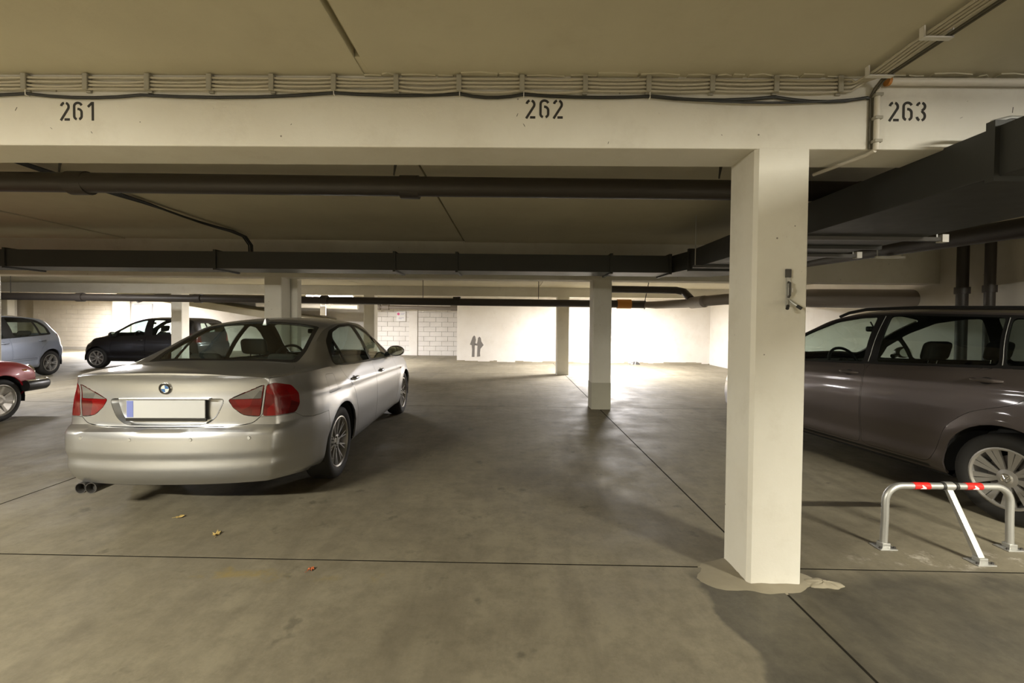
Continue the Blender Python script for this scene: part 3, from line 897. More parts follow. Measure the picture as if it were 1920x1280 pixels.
M['emblem_black'] = simple('emblem_black', (0.02, 0.02, 0.022), 0.3)
M['mirror'] = simple('mirror_glass', (0.75, 0.80, 0.76), 0.03, 1.0)
M['disc'] = simple('brake_disc', (0.20, 0.18, 0.17), 0.5, 0.7)

class Cv:
    """smooth monotone curve through keys"""
    def __init__(s, keys):
        k = np.array(sorted(keys), float)
        s.x, s.y = k[:, 0], k[:, 1]
        h = np.diff(s.x); d = np.diff(s.y) / h
        m = np.zeros(len(s.x))
        m[0], m[-1] = d[0], d[-1]
        for i in range(1, len(d)):
            if d[i-1]*d[i] > 0:
                w1 = 2*h[i] + h[i-1]; w2 = h[i] + 2*h[i-1]
                m[i] = (w1 + w2) / (w1/d[i-1] + w2/d[i])
        s.m = m
    def __call__(s, t):
        t = min(max(t, s.x[0]), s.x[-1])
        i = min(max(int(np.searchsorted(s.x, t)) - 1, 0), len(s.x) - 2)
        h = s.x[i+1] - s.x[i]; u = (t - s.x[i]) / h
        return float((2*u**3 - 3*u**2 + 1)*s.y[i] + (u**3 - 2*u**2 + u)*h*s.m[i] + (-2*u**3 + 3*u**2)*s.y[i+1] + (u**3 - u**2)*h*s.m[i+1])

def shell(P):
    """closed car body surface; x forward, y left, z up; returns bmesh"""
    xr, xf = P['xr'], P['xf']
    W, ZB, ZBELT, ZE, YE, ZC = (Cv(P[k]) for k in ('w', 'zbot', 'zbelt', 'zedge', 'yedge', 'zc'))
    prof = Cv(P['prof'])
    RZ, FZ = Cv(P['rear_z']), Cv(P['front_z'])
    ns, ng, nt_ = P.get('ns', 26), 7, 10
    rr = P.get('corner', 0.16); rk = P.get('corner_k', 0.09)
    R, ax = P['arch_r'], P['axles']
    zw = P['wheel_r']
    Lr, Lf = P.get('fall', 0.55), P.get('fall', 0.55)
    def fall(d):
        d = min(max(d, 0), 1)
        return (1-d)**2 * (1 + 2*d)
    def wfac(x):
        d = min(x - xr, xf - x)
        if d >= rr: return 1.0
        return 1 - rk * (1 - math.sqrt(max(0, 1 - ((rr - d)/rr)**2)))
    def warp(x, y, z):
        yy = abs(y)
        a = RZ(z) + P['rear_plan'] * (yy/0.9)**P.get('plan_p', 2.6)
        b = FZ(z) + P['front_plan'] * (yy/0.9)**2.4
        return x + a*fall((x - xr)/Lr) - b*fall((xf - x)/Lf)
    def sec(x):
        w = W(x) * wfac(x); zb, zt = ZB(x), ZBELT(x)
        bot = []; yb0 = w * prof(0)
        ye, ze, zc = YE(x) * wfac(x), ZE(x), ZC(x)
        side = []
        for i in range(ns + 1):
            t = i/ns
            z = zb + (zt - zb)*t
            y = w*prof(t)
            for a in ax:
                dd = math.hypot(x - a, z - zw)
                y += P.get('flare', 0.014) * math.exp(-((dd - R - 0.01)/0.055)**2) * (1 if z > 0.2 else 0)
            if 'crease' in P:
                zl, amp = P['crease'](x)
                q = (z - zl)
                y += amp * (math.exp(-(q/0.05)**2) if q > 0 else math.exp(-(q/0.016)**2))
            side.append((y, z))
        yb, zb2 = side[-1]
        ze = max(ze, zb2 + 0.012); zc = max(zc, ze + 0.004)
        ye = min(ye, yb - 0.012)
        gl = []
        bow = 0.035 * min(1, max(0, (ze - zb2)/0.35))
        sh = 0.014
        for i in range(1, ng + 1):
            u = i/ng
            y = (yb - sh) + (ye - (yb - sh))*u + bow*math.sin(PI*u)*0.8
            z = zb2 + 0.006 + (ze - zb2 - 0.006)*u
            gl.append((y, z))
        top = []
        for j in range(1, nt_ + 1):
            f = 1 - (j/nt_)**0.9
            top.append((ye*f, ze + (zc - ze)*(1 - f**P.get('crown_p', 2.3))))
        fr_ = [1 - (j/nt_)**0.9 for j in range(nt_ + 1)]
        bot = [(yb0*fr_[nt_ - j], zb) for j in range(nt_)]          # centre outwards
        return bot + side + gl + top
    d = [0, .004, .012, .025, .045, .07, .10, .135, .175]
    n_mid = int((xf - xr - 0.44)/P.get('dx', 0.058))
    xs = [xr + a for a in d] + list(np.linspace(xr + 0.22, xf - 0.22, n_mid)) + [xf - a for a in d[::-1]]
    secs = [sec(x) for x in xs]
    n = len(secs[0])              # half ring, first & last on the centre plane
    ring = 2*n - 2
    vs = []
    for x, s in zip(xs, secs):
        for k in range(n):
            y, z = s[k]; vs.append((warp(x, y, z), y, z))
        for k in range(n - 2, 0, -1):
            y, z = s[k]; vs.append((warp(x, -y, z), -y, z))
    fs = []
    for i in range(len(xs) - 1):
        for k in range(ring):
            a = i*ring + k; b = i*ring + (k+1) % ring
            fs.append((a, b, b + ring, a + ring))
    # end caps: full grids between the side rows
    nb = nt_
    fr_ = [1 - (j/nt_)**0.9 for j in range(nt_ + 1)]                # 1 .. 0
    for i, x in ((0, xs[0]), (len(xs) - 1, xs[-1])):
        s = secs[i]
        rows = list(range(nb, n - nt_))                             # side + glass indices
        zb = s[0][1]; ze = s[rows[-1]][1]
        cols = [f for f in fr_] + [-f for f in fr_[::-1][1:]]       # left .. right
        grid = []
        topz = {0: ze}
        for r_i, k in enumerate(rows):
            y_k, z_k = s[k]
            tau = (z_k - zb)/(ze - zb)
            line = []
            for c_i, f in enumerate(cols):
                j = c_i if c_i <= nt_ else 2*nt_ - c_i
                if c_i == 0: line.append(i*ring + k); continue
                if c_i == len(cols) - 1: line.append(i*ring + (ring - k)); continue
                zt_j = s[n - 1 - nt_ + j][1]
                if r_i == 0:
                    h = nb - j                                      # bottom half ring index
                    line.append(i*ring + (h if f > 0 or h == 0 else ring - h)); continue
                if r_i == len(rows) - 1:
                    h = n - 1 - nt_ + j
                    line.append(i*ring + (h if f > 0 or h == n - 1 else ring - h)); continue
                y = f*y_k; z = zb + (zt_j - zb)*tau
                vs.append((warp(x, y, z), y, z)); line.append(len(vs) - 1)
            grid.append(line)
        for a in range(len(grid) - 1):
            for b in range(len(cols) - 1):
                q = (grid[a][b], grid[a][b+1], grid[a+1][b+1], grid[a+1][b])
                if len(set(q)) >= 3:
                    fs.append(tuple(dict.fromkeys(q)))
    me = bpy.data.meshes.new('tmp_shell')
    me.from_pydata(vs, [], fs)
    bm = bmesh.new(); bm.from_mesh(me)
    bpy.data.meshes.remove(me)
    bmesh.ops.remove_doubles(bm, verts=bm.verts, dist=0.0004)
    bmesh.ops.recalc_face_normals(bm, faces=bm.faces)
    if bm.calc_volume(signed=True) < 0:
        bmesh.ops.reverse_faces(bm, faces=bm.faces)
    bm.normal_update()
    return bm

def inside(pt, poly):
    x, y = pt; c = False
    j = len(poly) - 1
    for i in range(len(poly)):
        xi, yi = poly[i]; xj, yj = poly[j]
        if (yi > y) != (yj > y) and x < (xj - xi)*(y - yi)/(yj - yi) + xi:
            c = not c
        j = i
    return c

def rounded(poly, r=0.03, n=4):
    out = []
    m = len(poly)
    for i in range(m):
        p0, p1, p2 = Vector(poly[i-1]), Vector(poly[i]), Vector(poly[(i+1) % m])
        a, b = p0 - p1, p2 - p1
        rr = min(r, a.length*0.45, b.length*0.45)
        s, e = p1 + a.normalized()*rr, p1 + b.normalized()*rr
        for k in range(n + 1):
            t = k/n
            q = s*(1-t)**2 + p1*2*t*(1-t) + e*t*t
            out.append((q.x, q.y))
    return out

SIDE = (Vector((1, 0, 0)), Vector((0, 0, 1)), Vector((0, 1, 0)))
TOP = (Vector((1, 0, 0)), Vector((0, 1, 0)), Vector((0, 0, 1)))
REAR = (Vector((0, 1, 0)), Vector((0, 0, 1)), Vector((-1, 0, 0)))
def oblique(deg, s):
    """looking at the tail from the side s (+1 left, -1 right), deg from straight behind; u grows outwards"""
    a = math.radians(deg)
    dn = Vector((-math.cos(a), s*math.sin(a), 0))
    du = Vector((math.sin(a), s*math.cos(a), 0))
    return (du, Vector((0, 0, 1)), dn)
def front_oblique(deg, s):
    a = math.radians(deg)
    dn = Vector((math.cos(a), s*math.sin(a), 0))
    du = Vector((-math.sin(a), s*math.cos(a), 0))
    return (du, Vector((0, 0, 1)), dn)

def cookie(bm, lay, poly, proj, filt, pid, over=None):
    """cut the polygon into the shell and mark the faces inside with pid"""
    du, dv, dn = proj
    us = [p[0] for p in poly]; vs_ = [p[1] for p in poly]
    u0, u1, v0, v1 = min(us) - .01, max(us) + .01, min(vs_) - .01, max(vs_) + .01
    def bb(f):
        a = [v.co.dot(du) for v in f.verts]; b = [v.co.dot(dv) for v in f.verts]
        return min(a), max(a), min(b), max(b)
    cand = {}
    for f in bm.faces:
        c0 = f.verts[0].co
        a0 = c0.dot(du); b0 = c0.dot(dv)
        if a0 < u0 - .25 or a0 > u1 + .25 or b0 < v0 - .25 or b0 > v1 + .25: continue
        if not filt(f): continue
        q = bb(f)
        if q[1] >= u0 and q[0] <= u1 and q[3] >= v0 and q[2] <= v1:
            cand[f] = q
    m = len(poly)
    for i in range(m):
        a, b = poly[i], poly[(i+1) % m]
        if math.hypot(b[0]-a[0], b[1]-a[1]) < 1e-5: continue
        e = 0.0005
        su0, su1 = min(a[0], b[0]) - e, max(a[0], b[0]) + e
        sv0, sv1 = min(a[1], b[1]) - e, max(a[1], b[1]) + e
        sel = [f for f, q in cand.items() if q[1] >= su0 and q[0] <= su1 and q[3] >= sv0 and q[2] <= sv1]
        if not sel: continue
        no2 = (-(b[1]-a[1]), b[0]-a[0])
        no = (du*no2[0] + dv*no2[1]).normalized()
        co = du*a[0] + dv*a[1]
        # keep only faces the line really crosses
        sel = [f for f in sel if min(no.dot(v.co - co) for v in f.verts) < -1e-5 and max(no.dot(v.co - co) for v in f.verts) > 1e-5]
        if not sel: continue
        geom = set(sel)
        for f in sel:
            geom.update(f.edges); geom.update(f.verts)
        r = bmesh.ops.bisect_plane(bm, geom=list(geom), dist=2e-5, plane_co=co, plane_no=no)
        for f in sel: cand.pop(f, None)
        for g in r['geom']:
            if isinstance(g, bmesh.types.BMFace) and g.is_valid:
                cand[g] = bb(g)
        for g in sel:
            if g.is_valid: cand[g] = bb(g)
    for f in cand:
        if f.is_valid:
            c = f.calc_center_median()
            if inside((c.dot(du), c.dot(dv)), poly) and (over is None or f[lay] in over):
                f[lay] = pid

def split(bm, lay, pid):
    nb = bmesh.new(); mp = {}
    for f in bm.faces:
        if f[lay] == pid:
            q = []
            for v in f.verts:
                if v not in mp:
                    mp[v] = nb.verts.new(v.co)
                q.append(mp[v])
            try: nb.faces.new(q)
            except ValueError: pass
    nb.normal_update()
    return nb

def rim(nb, gap, depth, push=0.0):
    """pull the border back by the panel gap and turn it inwards"""
    nb.normal_update()
    nrm = {v: v.normal.copy() for v in nb.verts}
    be = [e for e in nb.edges if len(e.link_faces) == 1]
    if gap > 0:
        mv = {}
        for e in be:
            f = e.link_faces[0]
            t = (e.verts[1].co - e.verts[0].co)
            if t.length < 1e-7: continue
            t.normalize()
            inn = f.normal.cross(t)
            if inn.dot(f.calc_center_median() - e.verts[0].co) < 0: inn = -inn
            for v in e.verts:
                mv.setdefault(v, Vector((0, 0, 0)))
                mv[v] += inn
        for v, d in mv.items():
            if d.length > 1e-6: v.co += d.normalized()*gap
    if push:
        for v in nb.verts: v.co -= nrm[v]*push
    if depth > 0 and be:
        r = bmesh.ops.extrude_edge_only(nb, edges=be)
        nv = [g for g in r['geom'] if isinstance(g, bmesh.types.BMVert)]
        near = {}
        for v in nv:
            for e in v.link_edges:
                o = e.other_vert(v)
                if o in nrm: v.co -= nrm[o]*depth; break
    return nb

def bm_obj(nb, name, mat, parent, smooth=True, angle=32):
    me = bpy.data.meshes.new(name)
    nb.to_mesh(me); nb.free()
    me.materials.append(M[mat])
    if smooth:
        me.shade_smooth(); me.set_sharp_from_angle(angle=math.radians(angle))
    o = bpy.data.objects.new(name, me)
    COL.objects.link(o); o.parent = parent
    return o

def rbox(a, b, bev, seg=3):
    bm = bmesh.new()
    bmesh.ops.create_cube(bm, size=1)
    for v in bm.verts:
        v.co = Vector([a[i] + (b[i]-a[i])*(v.co[i] + .5) for i in range(3)])
    bmesh.ops.bevel(bm, geom=bm.edges[:], offset=bev, segments=seg, affect='EDGES', profile=0.5, clamp_overlap=True)
    return bm

# ---------------------------------------------------------------- wheels
def wheel_meshes(R, rimr, width, style, matname):
    """outer side towards -y; returns (tyre mesh, rim mesh)"""
    h = width/2
    tp = [(rimr - .004, -h*.80), (rimr + .012, -h*.93), (R - .045, -h*1.0), (R - .014, -h*.90), (R - .002, -h*.66), (R, -h*.3), (R, h*.3), (R - .002, h*.66),
          (R - .014, h*.9), (R - .045, h), (rimr + .012, h*.93), (rimr - .004, h*.8)]
    ty = MB().lathe(tp, 48, 'Y')
    for g in (-.45, -.15, .15, .45):         # grooves read as thin steps
        pass
    rm = MB()
    # barrel and lip
    rm.lathe([(rimr + .006, -h*.90), (rimr - .004, -h*.92), (rimr - .014, -h*.84), (rimr - .020, -h*.4), (rimr - .022, h*.8)], 48, 'Y')
    y0 = -h*.62
    hub = style.get('hub', .055)
    dish = style.get('dish', .02)
    rm.lathe([(0, y0 - .012), (hub*.5, y0 - .014), (hub*.6, y0 - .008), (hub, y0 - .004), (hub*1.08, y0 + .02), (hub*1.08, y0 + .05)], 32, 'Y')
    n = style['n']
    for i in range(n):
        base = 2*PI*i/n + style.get('phase', 0)
        arms = [(0, 0)] if not style.get('twin') else [(-style['twin'], -style['twin']*style.get('fan', 1.0)), (style['twin'], style['twin']*style.get('fan', 1.0))]
        if style.get('cross'):
            arms = [(-style['cross'], style['cross']), (style['cross'], -style['cross'])]
        for a_in, a_out in arms:
            p_in = hub*.85; p_out = rimr - .012
            ai, ao = base + a_in, base + a_out
            wi, wo = style['wi'], style['wo']
            def P2(r, an, off, y):
                c, s = math.cos(an), math.sin(an)
                return (r*c - off*s, y, r*s + off*c)
            yi, yo = y0 - .002, -h*.84 + style.get('out', .004)
            th = style.get('th', .02)
            bot = [P2(p_in, ai, -wi/2, yi + th), P2(p_in, ai, wi/2, yi + th), P2(p_out, ao, wo/2, yo + th), P2(p_out, ao, -wo/2, yo + th)]
            top = [P2(p_in, ai, -wi*.42, yi), P2(p_in, ai, wi*.42, yi), P2(p_out, ao, wo*.42, yo), P2(p_out, ao, -wo*.42, yo)]
            mid = [P2((p_in+p_out)/2, (ai+ao)/2, s*(wi+wo)/4*.84, (yi+yo)/2 + (-dish*.3)) for s in (-1, 1)]
            rm.hexa(bot, top)
    if style.get('disc'):
        rm.lathe([(rimr - .014, -h*.70), (rimr*.6, -h*.52), (hub, -h*.45)], 48, 'Y')
    return ty, rm

def add_wheels(root, P):
    R, rimr, width, st = P['wheel_r'], P['rim_r'], P['tyre_w'], P['rim']
    ty, rm = wheel_meshes(R, rimr, width, st, P['rim_mat'])
    proto = None
    for axx in P['axles']:
        for s in (-1, 1):
            yc = s*(P['track'])
            if proto is None:
                t = ty.build('wheel_tyre', 'rubber', root, smooth=True, angle=50)
                r = rm.build('rim', P['rim_mat'], t, smooth=True, angle=30)
                d = MB().lathe([(rimr*.22, .0), (rimr*.74, .0), (rimr*.74, .02), (rimr*.22, .02)], 32, 'Y', closed=True).build('brake_disc', 'disc', t, smooth=True)
                extra = [r, d]
                if st.get('badge'):
                    extra.append(st['badge'](t, -width/2*.62 - .016))
                if st.get('bolts'):
                    b = MB()
                    for k in range(5):
                        a = 2*PI*k/5
                        b.lathe([(0, -width/2*.62 - .014), (.008, -width/2*.62 - .014), (.010, -width/2*.62 + .005)], 8, 'Y', c=(st['hub']*.78*math.cos(a), 0, st['hub']*.78*math.sin(a)))
                    extra.append(b.build('wheel_bolts', 'steel_dark', t))
                proto = (t, extra)
            else:
                t = proto[0].copy(); COL.objects.link(t); t.parent = root
                for e in proto[1]:
                    c = e.copy(); COL.objects.link(c); c.parent = t
            t.location = (axx, yc, R)
            t.rotation_euler = (0, random.uniform(0, 1.2), 0 if s < 0 else PI)

def liners(root, P):
    for axx in P['axles']:
        for s in (-1, 1):
            mb = MB()
            n = 16; R = P['arch_r'] + .012
            vs = []; fs = []
            yo, yi = s*(P['half_w'] - .035), s*(P['half_w'] - .34)
            for k in range(n + 1):
                a = PI*1.12*k/n - .06*PI
                vs += [(axx + R*math.cos(a), yo, P['wheel_r'] + R*math.sin(a)), (axx + R*math.cos(a), yi, P['wheel_r'] + R*math.sin(a))]
            vs.append((axx, yi, P['wheel_r']))
            for k in range(n):
                fs.append((2*k, 2*k+1, 2*k+3, 2*k+2)); fs.append((2*k+1, len(vs)-1, 2*k+3))
            mb.add(vs, fs).build('wheel_arch_liner', 'under', root, smooth=True, recalc=False)

# ---------------------------------------------------------------- cabin
def seat(root, x, y, zc, rake, w=.46, h=.62, rest=.20, label=None, rear=False):
    b = rbox((-.06, -w/2, 0), (.06, w/2, h), .05)
    for v in b.verts:
        t = v.co.z/h
        v.co.y *= 1 - .22*max(0, t - .35)
        v.co.x -= rake*v.co.z
    o = bm_obj(b, 'seat_back', 'fabric', root); o.location = (x, y, zc)
    c = bm_obj(rbox((-.05, -w/2, -.12), (.46, w/2, .02), .05), 'cushion', 'fabric', o)
    hr = rbox((-.045, -.135, h + .03), (.045, .135, h + .03 + rest), .045)
    for v in hr.verts: v.co.x -= rake*v.co.z
    hb = bm_obj(hr, 'headrest', 'fabric', o)
    MB().tube([(-rake*h, -.05, h - .03), (-rake*(h+.06), -.05, h + .06)], .007, 8).tube([(-rake*h, .05, h - .03), (-rake*(h+.06), .05, h + .06)], .007, 8).build('headrest_posts', 'chrome', o, smooth=True)
    return o

def cabin(root, P):
    hw = P['half_w']; c = P['cabin']
    MB().box((c['x0'], -hw + .16, .24), (c['x1'], hw - .16, .30)).build('cabin_floor', 'lining', root)
    for y in (-.36, .36):
        seat(root, c['front'], y, .40, .24, .48, c.get('sh', .60), c.get('rest', .19))
    for y in (-.34, .34):
        seat(root, c['back'], y, .40, .30, .62, c.get('rsh', .54), c.get('rrest', .10), rear=True)
    dm = rbox((c['dash'], -hw + .14, .55), (c['dash'] + .42, hw - .14, c['dash_z']), .06)
    bm_obj(dm, 'dashboard', 'lining', root)
    sw = MB()
    rr = .185
    sw.tube([(rr*math.cos(a)*.38, rr*math.cos(a + PI/2), rr*math.cos(a)*.92) for a in np.linspace(0, 2*PI, 29)], .016, 8, caps=False)
    sw.tube([(0, -rr, 0), (.02, 0, -.01), (0, rr, 0)], .014, 6).lathe([(0, -.02), (.06, -.015), (.065, .02)], 14, 'X')
    o = sw.build('steering_wheel', 'trim_black', root, smooth=True)
    o.location = (c['dash'] - .10, .36, c['dash_z'] - .02)
    # rear view mirror
    if 'mirror' in c:
        x, z = c['mirror']
        m = bm_obj(rbox((x - .02, -.11, z - .03), (x + .02, .11, z + .03), .018), 'interior_mirror', 'trim_black', root)
        MB().tube([(x + .015, 0, z + .02), (x + .05, 0, z + .08)], .008, 6).build('mirror_stalk', 'trim_black', m, smooth=True)

def handle(root, S, x, z, s, ln=.17, mat='silver', r=.016):
    hit = S(x, z, s)
    if hit is None: return
    p, n = hit
    mb = MB()
    xs = np.linspace(-ln/2, ln/2, 11)
    pts = []; rad = []
    for q in xs:
        h2 = S(x + q, z + .004, s)
        b = h2[0] if h2 else p
        e = abs(q)/(ln/2)
        pts.append((b.x, b.y + s*(.026*(1 - e**4) + .001), b.z)); rad.append(r*(1 - .45*e**3))
    mb.tube(pts, rad, 10)
    o = mb.build('door_handle', mat, root, smooth=True)
    # recessed cup behind the grip
    cup = MB()
    vs = []; n_ = 20
    for k in range(n_):
        a = 2*PI*k/n_
        h2 = S(x + .045*math.cos(a), z + .026*math.sin(a), s)
        b = h2[0] if h2 else p
        vs.append((b.x, b.y + s*.0015, b.z))
    ce = (p.x, p.y + s*.0012, p.z)
    cup.add(vs + [ce], [(k, (k+1) % n_, n_) for k in range(n_)]).build('grip_cup', 'trim_black', o, recalc=False)
    return o

def side_mirror(root, x, y, z, s, mat):
    b = bmesh.new()
    bmesh.ops.create_uvsphere(b, u_segments=20, v_segments=12, radius=1)
    for v in b.verts:
        c = v.co
        c.x = c.x*(.085 if c.x > 0 else .03); c.y *= .115; c.z *= .072
        c.z += -.10*c.y*s*.0
    o = bm_obj(b, 'door_mirror', mat, root)
    o.location = (x, y + s*.12, z)
    g = MB().lathe([(0, 0), (.8, .001), (1, .004)], 24, 'X')
    g.v = [(-.0305 - .002*(1 - (v[1]**2 + v[2]**2)), v[1]*.096, v[2]*.056) for v in g.v]
    g.build('mirror_glass', 'mirror', o, smooth=True)
    MB().tube([(.01, -s*.15, -.05), (.01, -s*.08, -.035), (.01, -s*.02, -.02)], [.03, .022, .02], 10).build('mirror_arm', 'trim_black', o, smooth=True)
    return o

# ---------------------------------------------------------------- one car
def car(P):
    root = tag(empty(P['name'], (P['pos'][0], P['pos'][1], 0), P['rz']), P['label'], 'car', 'parked cars')
    bm = shell(P)
    bv = BVHTree.FromBMesh(bm)
    def S(x, z, s):
        r = bv.ray_cast(Vector((x, s*2.0, z)), Vector((0, -s, 0)))
        return None if r[0] is None else (r[0], r[1])
    def SR(y, z, d=-1):
        r = bv.ray_cast(Vector((d*4.0, y, z)), Vector((-d, 0, 0)))
        return None if r[0] is None else (r[0], r[1])
    lay = bm.faces.layers.int.new('part')
    lay = bm.faces.layers.int['part']
    parts = {}                                    # pid -> (name, material, gap, depth, push)
    nxt = [1]
    def new(name, mat, gap=.003, depth=.02, push=0.0, parent=None):
        pid = nxt[0]; nxt[0] += 1
        parts[pid] = (name, mat, gap, depth, push, parent)
        return pid
    DEL = 9999
    body = 0
    sides = (1, -1)
    sf = {s: (lambda f, s=s: f.calc_center_median().y*s > .35) for s in sides}
    # underside
    UNDER = new('underbody', 'under', 0, 0)
    for f in bm.faces:
        if f.normal.z < -.75 and f.calc_center_median().z < P.get('under_z', .30): f[lay] = UNDER
    for q in P['cuts']:
        kind = q[0]
        if kind == 'side':                        # both flanks
            _, name, mat, poly, opt = q
            for s in sides:
                pid = new(name, mat, *opt.get('rim', ()))
                cookie(bm, lay, poly, SIDE, sf[s], pid, opt.get('over') and [parts_id(parts, o) for o in opt['over']])
        elif kind == 'through':                   # both flanks and the tail/nose as one part
            _, name, mat, poly, opt = q
            pid = new(name, mat, *opt.get('rim', ()))
            cookie(bm, lay, poly, SIDE, lambda f: True, pid, [0])
        elif kind == 'top':
            _, name, mat, poly, opt = q
            pid = opt.get('pid') or new(name, mat, *opt.get('rim', ()))
            zmin = opt.get('zmin', .6)
            cookie(bm, lay, poly, TOP, lambda f: f.normal.z > .08 and f.calc_center_median().z > zmin, pid)
            P.setdefault('ids', {})[name] = pid
        elif kind == 'rear':
            _, name, mat, poly, opt = q
            pid = P.get('ids', {}).get(opt.get('same')) or new(name, mat, *opt.get('rim', ()))
            cookie(bm, lay, poly, REAR, lambda f: f.normal.x < -.25 and f.calc_center_median().x < P['xr'] + opt.get('reach', .5), pid)
            P.setdefault('ids', {})[name] = pid
        elif kind == 'front':
            _, name, mat, poly, opt = q
            pid = new(name, mat, *opt.get('rim', ()))
            cookie(bm, lay, poly, (Vector((0, 1, 0)), Vector((0, 0, 1)), Vector((1, 0, 0))), lambda f: f.normal.x > .25 and f.calc_center_median().x > P['xf'] - .6, pid)
        elif kind == 'corner':                    # lamps wrapped round the corners
            _, name, mat, poly, opt = q
            for s in sides:
                pid = new(name, mat, *opt.get('rim', ()))
                pr = front_oblique(opt['deg'], s) if opt.get('front') else oblique(opt['deg'], s)
                cookie(bm, lay, poly, pr, lambda f, s=s, pr=pr: f.normal.dot(pr[2]) > .05 and f.calc_center_median().y*s > .2, pid)
    for axx in P['axles']:
        n = 36
        c = [(axx + P['arch_r']*math.cos(2*PI*k/n), P['wheel_r'] + P['arch_r']*math.sin(2*PI*k/n)) for k in range(n)]
        c = [(x, z) for x, z in c]
        for s in sides:
            cookie(bm, lay, c, SIDE, lambda f, s=s: f.calc_center_median().y*s > P['half_w'] - .30, DEL)
    # inner lining from everything that is not glass
    bm.normal_update()
    lin = bmesh.new(); mp = {}
    gids = {pid for pid, v in parts.items() if v[1].startswith('glass')}
    c = P['cabin']
    for f in bm.faces:
        if f[lay] in gids or f[lay] == DEL or f[lay] == UNDER: continue
        q = f.calc_center_median()
        if c['x0'] - .1 < q.x < c['x1'] + .35 and q.z > .3:
            vv = []
            for v in f.verts:
                if v not in mp: mp[v] = lin.verts.new(v.co - v.normal*.016)
                vv.append(mp[v])
            try: lin.faces.new(vv)
            except ValueError: pass
    bm_obj(lin, 'cabin_lining', 'lining', root)
    made = {}
    bo = rim(split(bm, lay, 0), .0, .016)
    made['body'] = bm_obj(bo, 'body', P['paint'], root)
    for pid, (name, mat, gap, depth, push, parent) in parts.items():
        nb = split(bm, lay, pid)
        if not nb.faces: nb.free(); continue
        o = bm_obj(rim(nb, gap, depth, push), name, mat, root)
        made.setdefault(name, []).append(o)
    bm.free()
    liners(root, P)
    add_wheels(root, P)
    cabin(root, P)
    return root, S, SR, made
def parts_id(parts, name):
    return [k for k, v in parts.items() if v[0] == name][0]
# ---------------------------------------------------------------- silver sedan
BELT_S = lambda x: .955 + (-.012*(x + .2) if x > -.2 else -.03*(x + .2))
SED = dict(
    name='silver_sedan', label='silver four-door sedan seen from behind with red tail lights', pos=(-2.468, 5.25), rz=math.radians(92.4),
    paint='silver', xr=-2.33, xf=2.15, half_w=.905,
    w=[(-2.33, .745), (-2.15, .805), (-1.9, .868), (-1.7, .893), (-1.2, .903), (0, .905), (1.0, .905), (1.5, .895), (1.9, .86), (2.15, .80)],
    zbot=[(-2.33, .252), (-2.1, .232), (-1.8, .22), (-1.0, .20), (1.0, .20), (1.8, .20), (2.15, .22)],
    zbelt=[(-2.33, .985), (-2.0, 1.0), (-1.6, 1.005), (-1.3, 1.0), (-.6, .965), (.3, .93), (.9, .915), (1.4, .87), (1.8, .80), (2.05, .72), (2.15, .66)],
    zedge=[(-2.33, .995), (-1.85, 1.015), (-1.62, 1.045), (-1.45, 1.12), (-1.2, 1.235), (-.95, 1.325), (-.6, 1.375), (-.2, 1.385), (.1, 1.365), (.4, 1.265), (.75, 1.08), (.97, .94), (1.1, .91), (1.5, .87), (2.15, .66)],
    yedge=[(-2.33, .70), (-1.9, .70), (-1.62, .70), (-1.3, .615), (-.95, .575), (-.5, .575), (0, .57), (.35, .60), (.8, .69), (1.0, .76), (1.4, .76), (2.15, .62)],
    zc=[(-2.33, 1.035), (-2.25, 1.042), (-1.9, 1.056), (-1.66, 1.068), (-1.5, 1.135), (-1.2, 1.27), (-.98, 1.368), (-.7, 1.415), (-.3, 1.435), (0, 1.43), (.2, 1.405), (.5, 1.28), (.85, 1.09), (1.05, .985), (1.2, .965), (1.6, .915), (1.95, .835), (2.1, .74), (2.15, .68)],
    prof=[(0, .90), (.06, .955), (.14, .975), (.30, .99), (.45, 1.0), (.62, .998), (.76, .982), (.88, .955), (.96, .93), (1, .915)],
    crease=lambda x: (.80 - .028*(x + .6), .010 if -2.2 < x < 1.2 else .004),
    rear_z=[(.2, .12), (.27, .065), (.31, .035), (.36, .016), (.385, .010), (.43, .017), (.455, .014), (.474, .003), (.485, .0), (.56, .0), (.63, .008), (.655, .045), (.67, .052), (.80, .055), (.9, .062), (.985, .05), (1.02, .022), (1.06, .02), (1.5, .05)],
    front_z=[(.15, .06), (.4, 0), (.55, .01), (.7, .03), (1.2, .1)],
    rear_plan=.17, front_plan=.22, corner=.16, corner_k=.075, plan_p=2.4,
    axles=(-1.38, 1.38), wheel_r=.318, arch_r=.362, rim_r=.222, tyre_w=.215, track=.772, rim_mat='alloy', ns=34,
    rim=dict(n=10, cross=.10, wi=.014, wo=.013, hub=.062, th=.022, out=.006, bolts=True),
    cabin=dict(x0=-1.45, x1=1.0, front=-.32, back=-1.12, dash=.42, dash_z=.93, sh=.60, rest=.17, rsh=.56, rrest=.11, mirror=(.28, 1.27)),
    cuts=[])
_gl = (0.0, .006, .002)
belt = [(-1.33, 1.005), (-.9, .985), (-.2, .955), (.3, .94), (.62, .935)]
trim_poly = [(-1.375, 1.005), (-1.0, .975), (-.2, .945), (.3, .93), (.74, .925), (.80, .945), (.55, 1.10), (.22, 1.27), (.0, 1.345), (-.3, 1.372), (-.62, 1.362), (-.93, 1.305), (-1.13, 1.21), (-1.27, 1.10)]
win_f = [(-.205, .965), (.3, .95), (.66, .945), (.50, 1.085), (.20, 1.245), (.0, 1.32), (-.16, 1.345)]
win_r = [(-1.06, .992), (-.27, .967), (-.235, 1.345), (-.3, 1.352), (-.62, 1.342), (-.88, 1.29), (-.99, 1.23)]
win_q = [(-1.335, 1.012), (-1.09, 1.000), (-1.02, 1.21), (-1.12, 1.17), (-1.25, 1.085)]
